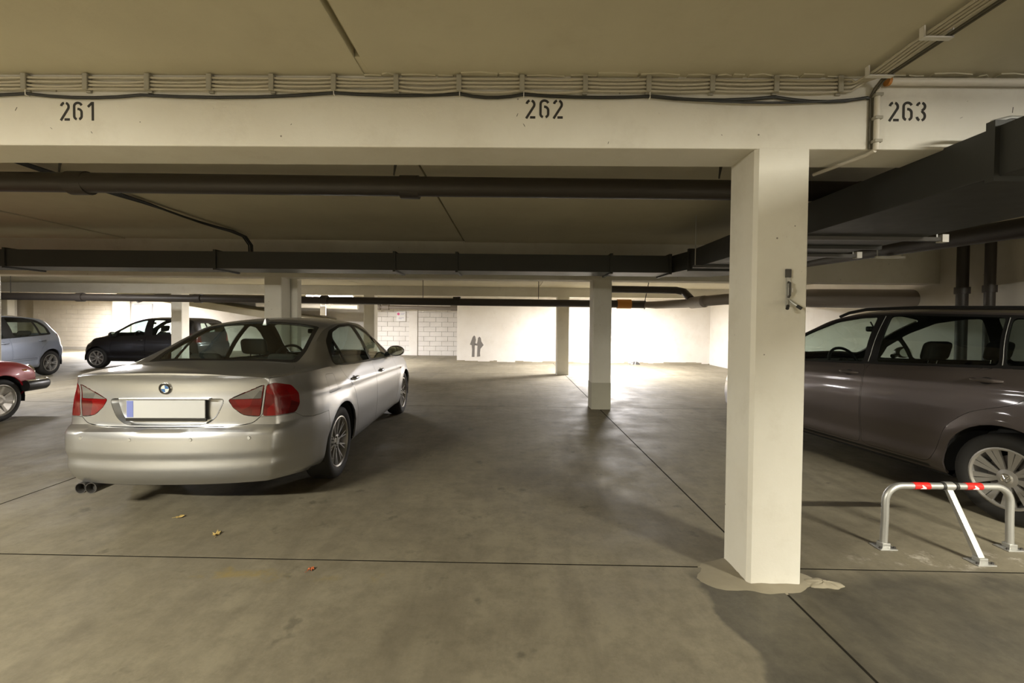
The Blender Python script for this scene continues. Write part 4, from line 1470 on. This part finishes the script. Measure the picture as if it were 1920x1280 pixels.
SED['cuts'] = [
    ('through', 'rear_bumper', 'silver', [(-3, .02), (-1.70, .02), (-1.70, .665), (-1.92, .665), (-2.00, .68), (-2.06, .72), (-3, .72)], dict(rim=(.0028, .02))),
    ('through', 'front_bumper', 'silver', [(3, .02), (1.70, .02), (1.70, .55), (1.95, .60), (3, .60)], dict(rim=(.0028, .02))),
    ('side', 'front_door', 'silver', rounded([(-.235, .27), (.70, .27), (.86, .40), (.84, .60), (.78, .905), (.74, .93), (-.235, .96)], .05), dict(rim=(.003, .02))),
    ('side', 'rear_door', 'silver', rounded([(-.245, .27), (-.245, .96), (-1.05, .985), (-1.30, 1.00), (-1.24, .90), (-1.05, .76), (-.96, .55), (-.92, .27)], .06), dict(rim=(.003, .02))),
    ('side', 'side_skirt', 'silver', [(-1.03, .0), (1.03, .0), (1.03, .255), (-1.03, .255)], dict(rim=(.001, .008))),
    ('side', 'fuel_flap', 'silver', rounded([(-1.67, .80), (-1.49, .795), (-1.48, .945), (-1.65, .955)], .03), dict(rim=(.0018, .01))),
    ('side', 'window_trim', 'trim_black', rounded(trim_poly, .05), dict(rim=(0, .006))),
    ('side', 'front_window', 'glass', rounded(win_f, .035), dict(rim=_gl)),
    ('side', 'rear_window', 'glass_dark', rounded(win_r, .035), dict(rim=_gl)),
    ('side', 'quarter_window', 'glass_dark', rounded(win_q, .03), dict(rim=_gl)),
    ('top', 'boot_lid', 'silver', rounded([(-3, -.655), (-3, .655), (-1.80, .665), (-1.70, .60), (-1.66, .3), (-1.655, 0), (-1.66, -.3), (-1.70, -.60), (-1.80, -.665)], .05), dict(rim=(.003, .02), zmin=.99)),
    ('rear', 'boot_lid', 'silver', rounded([(-.655, 1.2), (-.655, .93), (-.625, .74), (-.56, .676), (-.45, .662), (.45, .662), (.56, .676), (.625, .74), (.655, .93), (.655, 1.2)], .03), dict(same='boot_lid', reach=.42)),
    ('rear', 'plate_recess', 'silver', rounded([(-.385, .852), (-.335, .725), (-.27, .675), (.27, .675), (.335, .725), (.385, .852)], .035), dict(rim=(0, .0, .0), reach=.4)),
    ('top', 'bonnet', 'silver', rounded([(.92, -.70), (.92, .70), (1.5, .72), (1.98, .60), (2.04, 0), (1.98, -.60), (1.5, -.72)], .05), dict(rim=(.003, .02))),
    ('top', 'rear_screen_surround', 'trim_black', rounded([(-1.655, -.60), (-1.68, 0), (-1.655, .60), (-1.45, .60), (-.93, .515), (-.90, 0), (-.93, -.515), (-1.45, -.60)], .05), dict(rim=(0, .006), zmin=.9)),
    ('top', 'rear_screen', 'glass', rounded([(-1.60, -.555), (-1.63, 0), (-1.60, .555), (-1.42, .56), (-.96, .48), (-.935, 0), (-.96, -.48), (-1.42, -.56)], .05), dict(rim=_gl, zmin=.9)),
    ('front', 'grille', 'trim_black', rounded([(-.26, .60), (-.03, .59), (-.03, .73), (-.20, .73)], .04), dict(rim=(.001, .01, .006))),
    ('front', 'grille', 'trim_black', rounded([(.03, .59), (.26, .60), (.20, .73), (.03, .73)], .04), dict(rim=(.001, .01, .006))),
    ('front', 'lower_grille', 'trim_black', rounded([(-.52, .28), (.52, .28), (.46, .42), (-.46, .42)], .04), dict(rim=(.001, .01, .006))),
    ('top', 'windscreen', 'glass', rounded([(.98, -.64), (1.04, 0), (.98, .64), (.75, .63), (.22, .50), (.20, 0), (.22, -.50), (.75, -.63)], .05), dict(rim=_gl, zmin=.85)),
]
def u_of(x, y, deg):          # outward coordinate of a tail point in the oblique view
    a = math.radians(deg)
    return math.sin(a)*x + math.cos(a)*y
DG = 38
def tl(pts): return [(u_of(x, y, DG), z) for x, y, z in pts]
SED['cuts'] += [
    ('corner', 'tail_light', 'lens_red', rounded(tl([(-2.235, .640, .722), (-2.085, .805, .722), (-2.06, .83, .78), (-2.065, .825, .86), (-2.12, .80, .925), (-2.21, .72, .955), (-2.232, .672, .948)]), .02), dict(deg=DG, rim=(.001, .008))),
    ('corner', 'boot_light', 'lens_red', rounded(tl([(-2.31, .455, .845), (-2.29, .47, .79), (-2.27, .53, .735), (-2.242, .626, .722), (-2.238, .658, .946), (-2.27, .57, .905)]), .015), dict(deg=DG, rim=(.002, .008))),
    ('corner', 'reversing_light', 'lens_clear', rounded(tl([(-2.305, .466, .848), (-2.245, .638, .848), (-2.24, .650, .938), (-2.27, .575, .900)]), .006), dict(deg=DG, rim=(.0, .006))),
    ('corner', 'head_light', 'lens_clear', rounded([(u_of(-2.0, .45, 40), .60), (u_of(-1.62, .85, 40), .66), (u_of(-1.60, .86, 40), .74), (u_of(-1.95, .55, 40), .72)], .02), dict(deg=40, front=True, rim=(.001, .008))),
]
root, S, SR, made = car(SED)
# number plate recess is pushed in and walled
for o in made.get('plate_recess', []):
    bmx = bmesh.new(); bmx.from_mesh(o.data)
    be = [e for e in bmx.edges if len(e.link_faces) == 1]
    r = bmesh.ops.extrude_edge_only(bmx, edges=be)
    old = {v for f in bmx.faces for v in f.verts} - {g for g in r['geom'] if isinstance(g, bmesh.types.BMVert)}
    for v in old: 
        k = 1.0
        v.co.x += .030
        v.co.y *= .93; v.co.z = .765 + (v.co.z - .765)*.95
    bmesh.ops.recalc_face_normals(bmx, faces=bmx.faces)
    bmx.to_mesh(o.data); bmx.free()
    o.data.set_sharp_from_angle(angle=math.radians(28))
    xr_ = min(v.co.x for v in o.data.vertices)
hp = SR(0, .77)
px_ = hp[0].x + .012
pl = MB().box((px_ - .006, -.262, .722), (px_ + .004, .262, .846)).build('number_plate', 'plate', root, bevel=.003)
MB().box((px_ - .0075, .215, .728), (px_ - .003, .258, .840)).build('blue_band', 'plate_blue', pl)
MB().box((px_ - .004, -.268, .700), (px_ + .012, .268, .722)).build('plate_holder', 'trim_black', pl, bevel=.002)
# grip strip above the plate
MB().box((px_ - .022, -.30, .850), (px_ + .02, .30, .862)).build('boot_grip', 'silver', root, bevel=.004)
# round emblem on the boot lid
ep = SR(0, .925)
em = empty('tmp')
bpy.data.objects.remove(em)
ring = MB().lathe([(0, -.004), (.030, -.004), (.036, -.006), (.041, -.004), (.041, .01)], 40, 'X').build('emblem', 'emblem_black', root, smooth=True)
ring.location = (ep[0].x - .001, 0, .925)
ring.rotation_euler = (0, -math.radians(10), 0)
MB().lathe([(.039, -.0065), (.041, -.0078), (.043, -.005), (.042, .008)], 40, 'X').build('chrome_ring', 'chrome', ring, smooth=True)
MB().lathe([(.0255, -.0065), (.027, -.0072), (.0285, -.006)], 40, 'X').build('inner_ring', 'chrome', ring, smooth=True)
for q in range(4):
    vs = [(-.0062, 0, 0)] + [(-.0062, .026*math.cos(PI/2*q + PI/2*k/8), .026*math.sin(PI/2*q + PI/2*k/8)) for k in range(9)]
    MB().add(vs, [(0, k, k+1) for k in range(1, 9)]).build('emblem_quarter', 'white_mark' if q % 2 == 0 else 'emblem_blue', ring, recalc=False)
for s in (1, -1):
    handle(root, S, -1.02, .845, s); handle(root, S, -.02, .815, s)
    m = side_mirror(root, .62, s*.80, 1.005, s, 'silver')
    mk = S(1.05, .74, s)
    MB().box((mk[0].x - .03, mk[0].y - .004, .725), (mk[0].x + .03, mk[0].y + .004, .745)).build('side_marker', 'lens_amber', root)
    # bright line along the door crease
for y in (-.56, -.20, .20, .56):
    h = SR(y, .585)
    MB().lathe([(0, -.003), (.010, -.003), (.0125, .0), (.0125, .004)], 16, 'X', c=(h[0].x, y, .585)).build('parking_sensor', 'silver', root, smooth=True)
# bumper lower lip line and exhaust
hx = SR(.55, .40)
ex = MB().lathe([(.030, .02), (.034, .0), (.038, -.0), (.040, .01), (.040, .16)], 24, 'X')
ex.lathe([(.030, .02), (.029, .15)], 24, 'X')
for k, y in enumerate((.56, .63)):
    e = ex.build('exhaust_tip', 'steel_dark', root, smooth=True) if k == 0 else None
    if e is None:
        e = bpy.data.objects['exhaust_tip'].copy(); COL.objects.link(e)
    e.location = (-2.20, y, .214)
MB().tube([(-2.16, .595, .222), (-1.9, .57, .24), (-1.75, .45, .28)], [.06, .07, .05], 12).build('exhaust_pipe', 'steel_dark', root, smooth=True)
# antenna fin
fin = MB().hexa([(-.98, -.018, 1.352), (-.84, -.022, 1.385), (-.84, .022, 1.385), (-.98, .018, 1.352)], [(-.965, -.004, 1.415), (-.93, -.004, 1.42), (-.93, .004, 1.42), (-.965, .004, 1.415)])
fin.build('antenna_fin', 'silver', root, smooth=True)
# ---------------------------------------------------------------- compact minivan on the right
def vw_badge(t, y):
    b = MB().lathe([(.026, y), (.029, y - .002), (.032, y)], 28, 'Y')
    for seg in ([(-.020, .016), (-.006, -.004)], [(.020, .016), (.006, -.004)], [(-.008, .020), (0, .004), (.008, .020)], [(-.024, .004), (-.011, -.022), (0, -.002), (.011, -.022), (.024, .004)]):
        b.tube([(p[0], y - .001, p[1]) for p in seg], .0022, 6)
    return b.build('wheel_badge', 'chrome', t, smooth=True)
VAN = dict(
    name='taupe_minivan', label='brown grey compact minivan behind the folding parking barrier', pos=(4.175, 4.52), rz=math.radians(99.5),
    paint='brown_grey', xr=-2.04, xf=2.17, half_w=.88,
    w=[(-2.04, .83), (-1.8, .865), (-1.2, .88), (0, .88), (1.0, .88), (1.5, .875), (1.9, .83), (2.17, .76)],
    zbot=[(-2.04, .30), (-1.8, .24), (-1.0, .20), (1.0, .20), (1.8, .20), (2.17, .22)],
    zbelt=[(-2.04, 1.12), (-1.6, 1.125), (-1.2, 1.105), (-.5, 1.055), (.2, 1.02), (.8, .99), (1.2, .975), (1.6, .92), (1.9, .83), (2.1, .74), (2.17, .70)],
    zedge=[(-2.04, 1.13), (-1.98, 1.20), (-1.9, 1.31), (-1.8, 1.41), (-1.6, 1.475), (-1.2, 1.51), (-.5, 1.535), (0, 1.525), (.3, 1.475), (.6, 1.35), (.95, 1.16), (1.2, 1.02), (1.45, .96), (1.8, .86), (2.17, .71)],
    yedge=[(-2.04, .70), (-1.8, .64), (-1.2, .62), (0, .615), (.4, .63), (.9, .70), (1.25, .76), (1.6, .74), (2.17, .60)],
    zc=[(-2.04, 1.15), (-1.99, 1.25), (-1.9, 1.40), (-1.82, 1.48), (-1.6, 1.53), (-1.2, 1.565), (-.5, 1.585), (0, 1.58), (.25, 1.555), (.5, 1.49), (.9, 1.28), (1.25, 1.08), (1.4, 1.02), (1.7, .965), (1.95, .88), (2.1, .78), (2.17, .72)],
    prof=[(0, .90), (.06, .96), (.14, .985), (.24, .982), (.30, .988), (.45, 1.0), (.62, .998), (.76, .985), (.88, .96), (.96, .94), (1, .92)],
    crease=lambda x: (.905 - .047*(x + .1), .007),
    rear_z=[(.2, .08), (.35, .02), (.5, .0), (.66, .01), (.72, .04), (.9, .05), (1.15, .04)],
    front_z=[(.15, .06), (.4, 0), (.55, .01), (.7, .03), (1.2, .1)],
    rear_plan=.12, front_plan=.26, corner=.16, corner_k=.06,
    axles=(-1.289, 1.289), wheel_r=.318, arch_r=.378, rim_r=.212, tyre_w=.205, track=.765, rim_mat='hubcap', ns=32,
    rim=dict(n=9, twin=.115, fan=1.0, wi=.016, wo=.046, hub=.062, th=.016, out=.004, disc=False, badge=vw_badge),
    cabin=dict(x0=-1.55, x1=1.05, front=-.28, back=-1.08, dash=.55, dash_z=1.0, sh=.66, rest=.18, rsh=.62, rrest=.14, mirror=(.42, 1.37)),
    cuts=[])
g_ = (0.0, .006, .002)
VAN['cuts'] = [
    ('through', 'rear_bumper', 'brown_grey', [(-3, .02), (-1.64, .02), (-1.64, .60), (-1.9, .64), (-3, .68)], dict(rim=(.0028, .02))),
    ('through', 'front_bumper', 'brown_grey', [(3, .02), (1.64, .02), (1.64, .58), (1.9, .60), (3, .60)], dict(rim=(.0028, .02))),
    ('side', 'front_door', 'brown_grey', rounded([(-.205, .285), (.80, .285), (.95, .42), (.96, .70), (.92, .99), (-.205, 1.045)], .05), dict(rim=(.003, .02))),
    ('side', 'rear_door', 'brown_grey', rounded([(-.215, .285), (-.215, 1.045), (-1.50, 1.118), (-1.49, 1.02), (-1.36, .86), (-1.08, .76), (-.93, .62), (-.86, .40), (-.80, .285)], .07), dict(rim=(.003, .02))),
    ('side', 'door_moulding', 'trim_black', [(-.80, .245), (.88, .245), (.88, .268), (-.80, .268)], dict(rim=(0, .004))),
    ('side', 'window_trim', 'trim_black', rounded([(-1.76, 1.135), (-1.2, 1.10), (-.2, 1.043), (.6, 1.0), (1.18, .975), (1.20, .99), (.92, 1.165), (.58, 1.345), (.28, 1.465), (0, 1.51), (-.5, 1.522), (-1.2, 1.495), (-1.58, 1.455), (-1.74, 1.36)], .04), dict(rim=(0, .006))),
    ('side', 'front_window', 'glass', rounded([(-.16, 1.06), (.50, 1.022), (.62, 1.015), (.68, 1.27), (.56, 1.33), (.27, 1.445), (0, 1.488), (-.16, 1.494)], .03), dict(rim=g_)),
    ('side', 'corner_window', 'glass', rounded([(.66, 1.012), (1.02, .998), (.88, 1.15), (.72, 1.24)], .02), dict(rim=g_)),
    ('side', 'rear_window', 'glass_dark', rounded([(-1.20, 1.12), (-.29, 1.068), (-.285, 1.500), (-.5, 1.502), (-1.14, 1.478)], .03), dict(rim=g_)),
    ('side', 'quarter_window', 'glass_dark', rounded([(-1.64, 1.15), (-1.24, 1.124), (-1.18, 1.475), (-1.52, 1.44), (-1.64, 1.36)], .04), dict(rim=g_)),
    ('top', 'bonnet', 'brown_grey', rounded([(1.18, -.70), (1.18, .70), (1.6, .70), (1.98, .55), (2.05, 0), (1.98, -.55), (1.6, -.70)], .05), dict(rim=(.003, .02))),
    ('top', 'windscreen', 'glass', rounded([(1.20, -.63), (1.30, 0), (1.20, .63), (.9, .60), (.36, .53), (.32, 0), (.36, -.53), (.9, -.60)], .05), dict(rim=g_, zmin=.9)),
    ('rear', 'rear_screen', 'glass_dark', rounded([(-.55, 1.14), (.55, 1.14), (.50, 1.42), (-.50, 1.42)], .05), dict(rim=g_, reach=.5)),
    ('front', 'grille', 'trim_black', rounded([(-.40, .60), (.40, .60), (.44, .70), (-.44, .70)], .03), dict(rim=(.001, .01, .006))),
    ('front', 'lower_grille', 'trim_black', rounded([(-.50, .30), (.50, .30), (.46, .44), (-.46, .44)], .04), dict(rim=(.001, .01, .006))),
    ('corner', 'head_light', 'lens_clear', rounded([(u_of(-2.02, .46, 40), .62), (u_of(-1.66, .82, 40), .66), (u_of(-1.58, .85, 40), .80), (u_of(-1.70, .80, 40), .82), (u_of(-1.98, .50, 40), .74)], .02), dict(deg=40, front=True, rim=(.001, .008))),
    ('corner', 'tail_light', 'lens_red', rounded([(u_of(-1.98, .60, 40), .80), (u_of(-1.78, .84, 40), .80), (u_of(-1.76, .82, 40), 1.08), (u_of(-1.95, .62, 40), 1.08)], .02), dict(deg=40, rim=(.001, .008))),
]
root, S, SR, made = car(VAN)
for s in (1, -1):
    handle(root, S, -.06, .945, s, .20, 'brown_grey', .017); handle(root, S, -1.16, 1.005, s, .20, 'brown_grey', .017)
    side_mirror(root, .86, s*.83, 1.075, s, 'brown_grey')
    pts = [(-1.62, s*.60, 1.490), (-1.50, s*.60, 1.525), (-1.2, s*.595, 1.548), (-.5, s*.59, 1.574), (.0, s*.59, 1.570), (.18, s*.595, 1.540), (.28, s*.60, 1.50)]
    MB().tube(pts, .016, 8).build('roof_rail', 'trim_black', root, smooth=True)
    # chrome strip and pillar seams
    for a, b in (((-.215, 1.065), (-.235, 1.50)), ((-1.225, 1.125), (-1.165, 1.476))):
        p = []
        for t in np.linspace(0, 1, 7):
            h = S(a[0] + (b[0]-a[0])*t, a[1] + (b[1]-a[1])*t, s)
            p.append((h[0].x, h[0].y + s*.001, h[0].z))
        MB().tube(p, .0022, 6).build('pillar_seam', 'steel', root, smooth=True)

# ---------------------------------------------------------------- small hatchbacks
HB = dict(
    name='blue_hatchback', label='pale blue grey hatchback at the left edge, behind the red car', pos=(-11.94, 9.34), rz=math.radians(-78.5),
    paint='blue_grey', xr=-1.87, xf=2.05, half_w=.855,
    w=[(-1.87, .78), (-1.7, .82), (-1.2, .852), (0, .855), (1.0, .855), (1.5, .84), (1.85, .78), (2.05, .70)],
    zbot=[(-1.87, .30), (-1.6, .24), (-1.0, .20), (1.0, .20), (2.05, .22)],
    zbelt=[(-1.87, .98), (-1.6, 1.03), (-1.2, 1.01), (-.5, .965), (.3, .93), (.9, .91), (1.4, .86), (1.8, .74), (2.05, .64)],
    zedge=[(-1.87, .99), (-1.78, 1.06), (-1.6, 1.20), (-1.42, 1.33), (-1.2, 1.385), (-.8, 1.42), (-.3, 1.435), (.0, 1.42), (.3, 1.35), (.7, 1.16), (1.0, .98), (1.2, .90), (1.6, .80), (2.05, .645)],
    yedge=[(-1.87, .66), (-1.6, .60), (-1.2, .575), (0, .575), (.4, .60), (.9, .68), (1.2, .72), (1.6, .68), (2.05, .52)],
    zc=[(-1.87, 1.02), (-1.78, 1.12), (-1.62, 1.28), (-1.48, 1.385), (-1.2, 1.44), (-.8, 1.475), (-.3, 1.488), (0, 1.475), (.2, 1.44), (.6, 1.25), (1.0, 1.04), (1.2, .95), (1.5, .89), (1.8, .79), (2.0, .68), (2.05, .66)],
    prof=[(0, .90), (.06, .96), (.14, .985), (.24, .98), (.30, .988), (.45, 1.0), (.62, .998), (.76, .98), (.88, .95), (.96, .92), (1, .90)],
    crease=lambda x: (.80 - .03*x, .006),
    rear_z=[(.2, .08), (.35, .02), (.5, .0), (.66, .01), (.74, .05), (.95, .06), (1.1, .05)],
    front_z=[(.15, .06), (.4, 0), (.55, .01), (.7, .05), (1.2, .1)],
    rear_plan=.18, front_plan=.30, corner=.18, corner_k=.07,
    axles=(-1.256, 1.256), wheel_r=.302, arch_r=.348, rim_r=.205, tyre_w=.19, track=.745, rim_mat='alloy', ns=22, dx=.08,
    rim=dict(n=5, twin=.13, fan=.9, wi=.026, wo=.026, hub=.06, th=.02, out=.004, bolts=True),
    cabin=dict(x0=-1.4, x1=.95, front=-.25, back=-1.0, dash=.42, dash_z=.93, sh=.62, rest=.17, rsh=.54, rrest=.12, mirror=(.30, 1.30)),
    cuts=[])
def hatch_cuts(p, dz=0.0, red=True):
    return [
    ('through', 'rear_bumper', p, [(-3, .02), (-1.60, .02), (-1.60, .56), (-1.75, .60), (-3, .66)], dict(rim=(.0028, .02))),
    ('through', 'front_bumper', p, [(3, .02), (1.60, .02), (1.60, .52), (1.8, .56), (3, .56)], dict(rim=(.0028, .02))),
    ('side', 'front_door', p, rounded([(-.215, .27), (.70, .27), (.86, .40), (.86, .64), (.80, .90), (-.215, .945)], .05), dict(rim=(.004, .014))),
    ('side', 'rear_door', p, rounded([(-.225, .27), (-.225, .945), (-1.28, .995), (-1.24, .86), (-1.03, .72), (-.93, .55), (-.86, .27)], .06), dict(rim=(.004, .014))),
    ('side', 'door_moulding', p, [(-.85, .415), (.85, .415), (.85, .455), (-.85, .455)], dict(rim=(.002, .004))),
    ('side', 'window_trim', 'trim_black', rounded([(-1.36, 1.0), (-.2, .938), (.5, .915), (.98, .905), (.72, 1.12), (.36, 1.31), (0, 1.405), (-.4, 1.42), (-.8, 1.405), (-1.12, 1.36), (-1.28, 1.26), (-1.345, 1.12)], .06), dict(rim=(0, .006))),
    ('side', 'front_window', 'glass', rounded([(-.12, .955), (.5, .932), (.80, .925), (.66, 1.09), (.33, 1.28), (0, 1.37), (-.12, 1.383)], .03), dict(rim=g_)),
    ('side', 'rear_window', 'glass', rounded([(-1.05, 1.002), (-.38, .968), (-.33, 1.395), (-.6, 1.39), (-.98, 1.35)], .03), dict(rim=g_)),
    ('side', 'quarter_window', 'glass', rounded([(-1.30, 1.03), (-1.09, 1.012), (-1.02, 1.335), (-1.14, 1.30), (-1.27, 1.18)], .03), dict(rim=g_)),
    ('top', 'bonnet', p, rounded([(1.0, -.66), (1.0, .66), (1.5, .62), (1.85, .45), (1.90, 0), (1.85, -.45), (1.5, -.62)], .05), dict(rim=(.003, .02))),
    ('top', 'windscreen', 'glass', rounded([(.98, -.58), (1.08, 0), (.98, .58), (.7, .56), (.24, .50), (.20, 0), (.24, -.50), (.7, -.56)], .05), dict(rim=g_, zmin=.85)),
    ('rear', 'rear_screen', 'glass_dark', rounded([(-.50, 1.02), (.50, 1.02), (.44, 1.30), (-.44, 1.30)], .05), dict(rim=g_, reach=.6)),
    ('front', 'lower_grille', 'trim_black', rounded([(-.45, .28), (.45, .28), (.42, .46), (-.42, .46)], .04), dict(rim=(.001, .01, .006))),
    ('corner', 'head_light', 'lens_clear', rounded([(u_of(-1.90, .42, 40), .60), (u_of(-1.50, .78, 40), .66), (u_of(-1.36, .80, 40), .78), (u_of(-1.80, .48, 40), .74)], .02), dict(deg=40, front=True, rim=(.001, .008))),
    ('corner', 'tail_light', 'lens_red', rounded([(u_of(-1.80, .60, 40), .74), (u_of(-1.58, .80, 40), .76), (u_of(-1.52, .76, 40), 1.0), (u_of(-1.72, .60, 40), 1.0)], .02), dict(deg=40, rim=(.001, .008))),
    ]
HB['cuts'] = hatch_cuts('blue_grey')
root, S, SR, made = car(HB)
for s in (1, -1):
    handle(root, S, -.06, .83, s, .19, 'blue_grey', .02); handle(root, S, -1.02, .865, s, .19, 'blue_grey', .02)
    side_mirror(root, .72, s*.79, .99, s, 'blue_grey')

BK = dict(HB)
BK.update(name='black_hatchback', label='black hatchback facing left, behind a column and the silver sedan', pos=(-10.55, 13.08), rz=math.radians(180), paint='black_paint',
    rim_mat='hubcap', rim=dict(n=8, wi=.03, wo=.055, hub=.06, th=.016, out=.004), wheel_r=.29, rim_r=.20, ids={},
    xr=-1.72, xf=1.76, axles=(-1.18, 1.18), arch_r=.335, half_w=.815, track=.71)
def sc_(keys, fx, f=1.0): return [(k[0]*fx if k[0] < 0 else k[0]*fx, k[1]*f) for k in keys]
fx = .90
for k in ('zbot', 'zbelt', 'zedge', 'zc'): BK[k] = sc_(HB[k], fx, .985)
for k in ('w', 'yedge'): BK[k] = sc_(HB[k], fx, .953)
BK['zc'] = [(-1.70, 1.04), (-1.64, 1.18), (-1.55, 1.36), (-1.40, 1.43), (-1.0, 1.455), (-.3, 1.465), (0, 1.45), (.2, 1.41), (.55, 1.23), (.92, 1.02), (1.1, .94), (1.35, .86), (1.6, .74), (1.72, .66), (1.78, .64)]
BK['zedge'] = [(-1.70, 1.0), (-1.60, 1.20), (-1.50, 1.34), (-1.35, 1.385), (-1.0, 1.405), (-.3, 1.415), (0, 1.395), (.3, 1.31), (.65, 1.11), (.92, .95), (1.1, .88), (1.45, .76), (1.78, .63)]
BK['cuts'] = []
for c in hatch_cuts('black_paint'):
    c = list(c)
    if c[0] in ('side', 'through', 'top'):
        c[3] = [(x*fx, z*(.985 if c[0] != 'top' else .953)) for x, z in c[3]]
    elif c[0] == 'corner':
        c[3] = [(x*.90, z) for x, z in c[3]]
    BK['cuts'].append(tuple(c))
BK['cabin'] = dict(x0=-1.25, x1=.85, front=-.25, back=-.90, dash=.38, dash_z=.90, sh=.62, rest=.17, rsh=.54, rrest=.12, mirror=(.22, 1.28))
root, S, SR, made = car(BK)
for s in (1, -1):
    handle(root, S, -.06, .80, s, .17, 'black_paint', .018); handle(root, S, -.92, .83, s, .17, 'black_paint', .018)
    side_mirror(root, .64, s*.75, .965, s, 'black_paint')

# ---------------------------------------------------------------- red classic car
RC = dict(
    name='red_classic_car', label='dark red vintage car with chrome bumper at the left edge', pos=(-7.43, 4.58), rz=math.radians(98.6),
    paint='red_paint', xr=-1.95, xf=1.80, half_w=.79,
    w=[(-1.95, .70), (-1.6, .76), (-1.0, .785), (0, .79), (1.0, .785), (1.5, .765), (1.80, .72)],
    zbot=[(-1.95, .36), (-1.6, .28), (-1.0, .21), (1.0, .21), (1.5, .28), (1.80, .36)],
    zbelt=[(-1.95, .74), (-1.5, .80), (-.8, .82), (.4, .82), (1.0, .81), (1.45, .78), (1.70, .73), (1.80, .69)],
    zedge=[(-1.95, .75), (-1.5, .815), (-1.25, .86), (-1.05, 1.0), (-.8, 1.14), (-.45, 1.21), (0, 1.22), (.25, 1.16), (.5, 1.0), (.68, .86), (.85, .83), (1.3, .80), (1.80, .70)],
    yedge=[(-1.95, .60), (-1.3, .62), (-.9, .56), (-.3, .54), (.1, .54), (.5, .60), (.75, .66), (1.3, .62), (1.80, .55)],
    zc=[(-1.95, .77), (-1.5, .83), (-1.25, .90), (-1.05, 1.04), (-.8, 1.18), (-.45, 1.25), (0, 1.26), (.2, 1.22), (.5, 1.04), (.75, .90), (.9, .87), (1.3, .84), (1.6, .79), (1.75, .73), (1.80, .71)],
    prof=[(0, .86), (.08, .94), (.2, .985), (.4, 1.0), (.6, .995), (.8, .97), (.92, .93), (1, .88)],
    rear_z=[(.2, .10), (.4, .02), (.6, .0), (.8, .05)], front_z=[(.2, .08), (.45, .01), (.6, .0), (.74, .04), (1, .1)],
    rear_plan=.14, front_plan=.10, corner=.12, corner_k=.06, flare=.018,
    axles=(-1.15, 1.15), wheel_r=.288, arch_r=.335, rim_r=.205, tyre_w=.18, track=.685, rim_mat='alloy', ns=20, dx=.08,
    rim=dict(n=8, wi=.030, wo=.045, hub=.075, th=.02, out=.012, disc=True),
    cabin=dict(x0=-1.0, x1=.7, front=-.2, back=-.75, dash=.28, dash_z=.82, sh=.48, rest=.12, rsh=.36, rrest=.06),
    cuts=[
    ('side', 'door', 'red_paint', rounded([(-.62, .28), (.48, .28), (.50, .80), (-.62, .81)], .05), dict(rim=(.002, .012))),
    ('side', 'side_window', 'glass', rounded([(-.62, .845), (.42, .845), (.20, 1.10), (.02, 1.185), (-.45, 1.17), (-.60, 1.10)], .03), dict(rim=g_)),
    ('top', 'bonnet', 'red_paint', rounded([(.80, -.52), (.80, .52), (1.62, .46), (1.66, 0), (1.62, -.46)], .05), dict(rim=(.002, .012))),
    ('top', 'windscreen', 'glass', rounded([(.70, -.54), (.76, 0), (.70, .54), (.28, .46), (.24, 0), (.28, -.46)], .04), dict(rim=g_, zmin=.8)),
    ('top', 'rear_screen', 'glass', rounded([(-1.22, -.50), (-1.25, 0), (-1.22, .50), (-.85, .44), (-.83, 0), (-.85, -.44)], .04), dict(rim=g_, zmin=.8)),
    ('front', 'grille', 'trim_black', rounded([(-.38, .50), (.38, .50), (.40, .66), (-.40, .66)], .04), dict(rim=(.001, .01, .006))),
    ])
root, S, SR, made = car(RC)
for s in (1, -1):
    h = SR(s*.545, .60, 1)
    MB().lathe([(0, .02), (.05, .018), (.085, .0), (.098, -.01)], 28, 'X', c=(h[0].x, s*.545, .605)).build('head_light', 'lens_clear', root, smooth=True)
    MB().lathe([(.088, .012), (.10, .02), (.112, .004), (.108, -.03)], 28, 'X', c=(h[0].x, s*.545, .605)).build('head_light_ring', 'chrome', root, smooth=True)
    MB().box((h[0].x - .01, s*.60 - .05, .46), (h[0].x + .02, s*.60 + .05, .50)).build('indicator', 'lens_amber', root, bevel=.006)
    mk = S(1.50, .66, s)
    MB().box((1.47, mk[0].y - .006, .645), (1.54, mk[0].y + .006, .675)).build('side_marker', 'lens_amber', root, bevel=.003)
    handle(root, S, -.48, .70, s, .12, 'chrome', .012)
for nm, d in (('front_bumper', 1), ('rear_bumper', -1)):
    X0 = 1.86 if d > 0 else -2.0
    pth = [(X0 - d*.42, -.80, .44), (X0 - d*.12, -.80, .44), (X0 - d*.03, -.74, .44), (X0, -.5, .44), (X0 + d*.015, 0, .44), (X0, .5, .44), (X0 - d*.03, .74, .44), (X0 - d*.12, .80, .44), (X0 - d*.42, .80, .44)]
    b = MB().tube(pth, .062, 12)
    b.v = [(v[0], v[1], .44 + (v[2]-.44)*1.25) for v in b.v]
    o = b.build(nm, 'trim_black', root, smooth=True)
    c_ = MB().tube([(p[0] + (d*.004), p[1]*1.006, p[2] + .055) for p in pth], .030, 10)
    c_.build('chrome_strip', 'chrome', o, smooth=True)
    for s in (-.42, .42):
        bm_obj(rbox((X0 + d*.02 - .035, s - .03, .36), (X0 + d*.02 + .045, s + .03, .54), .022), 'overrider', 'chrome', o)
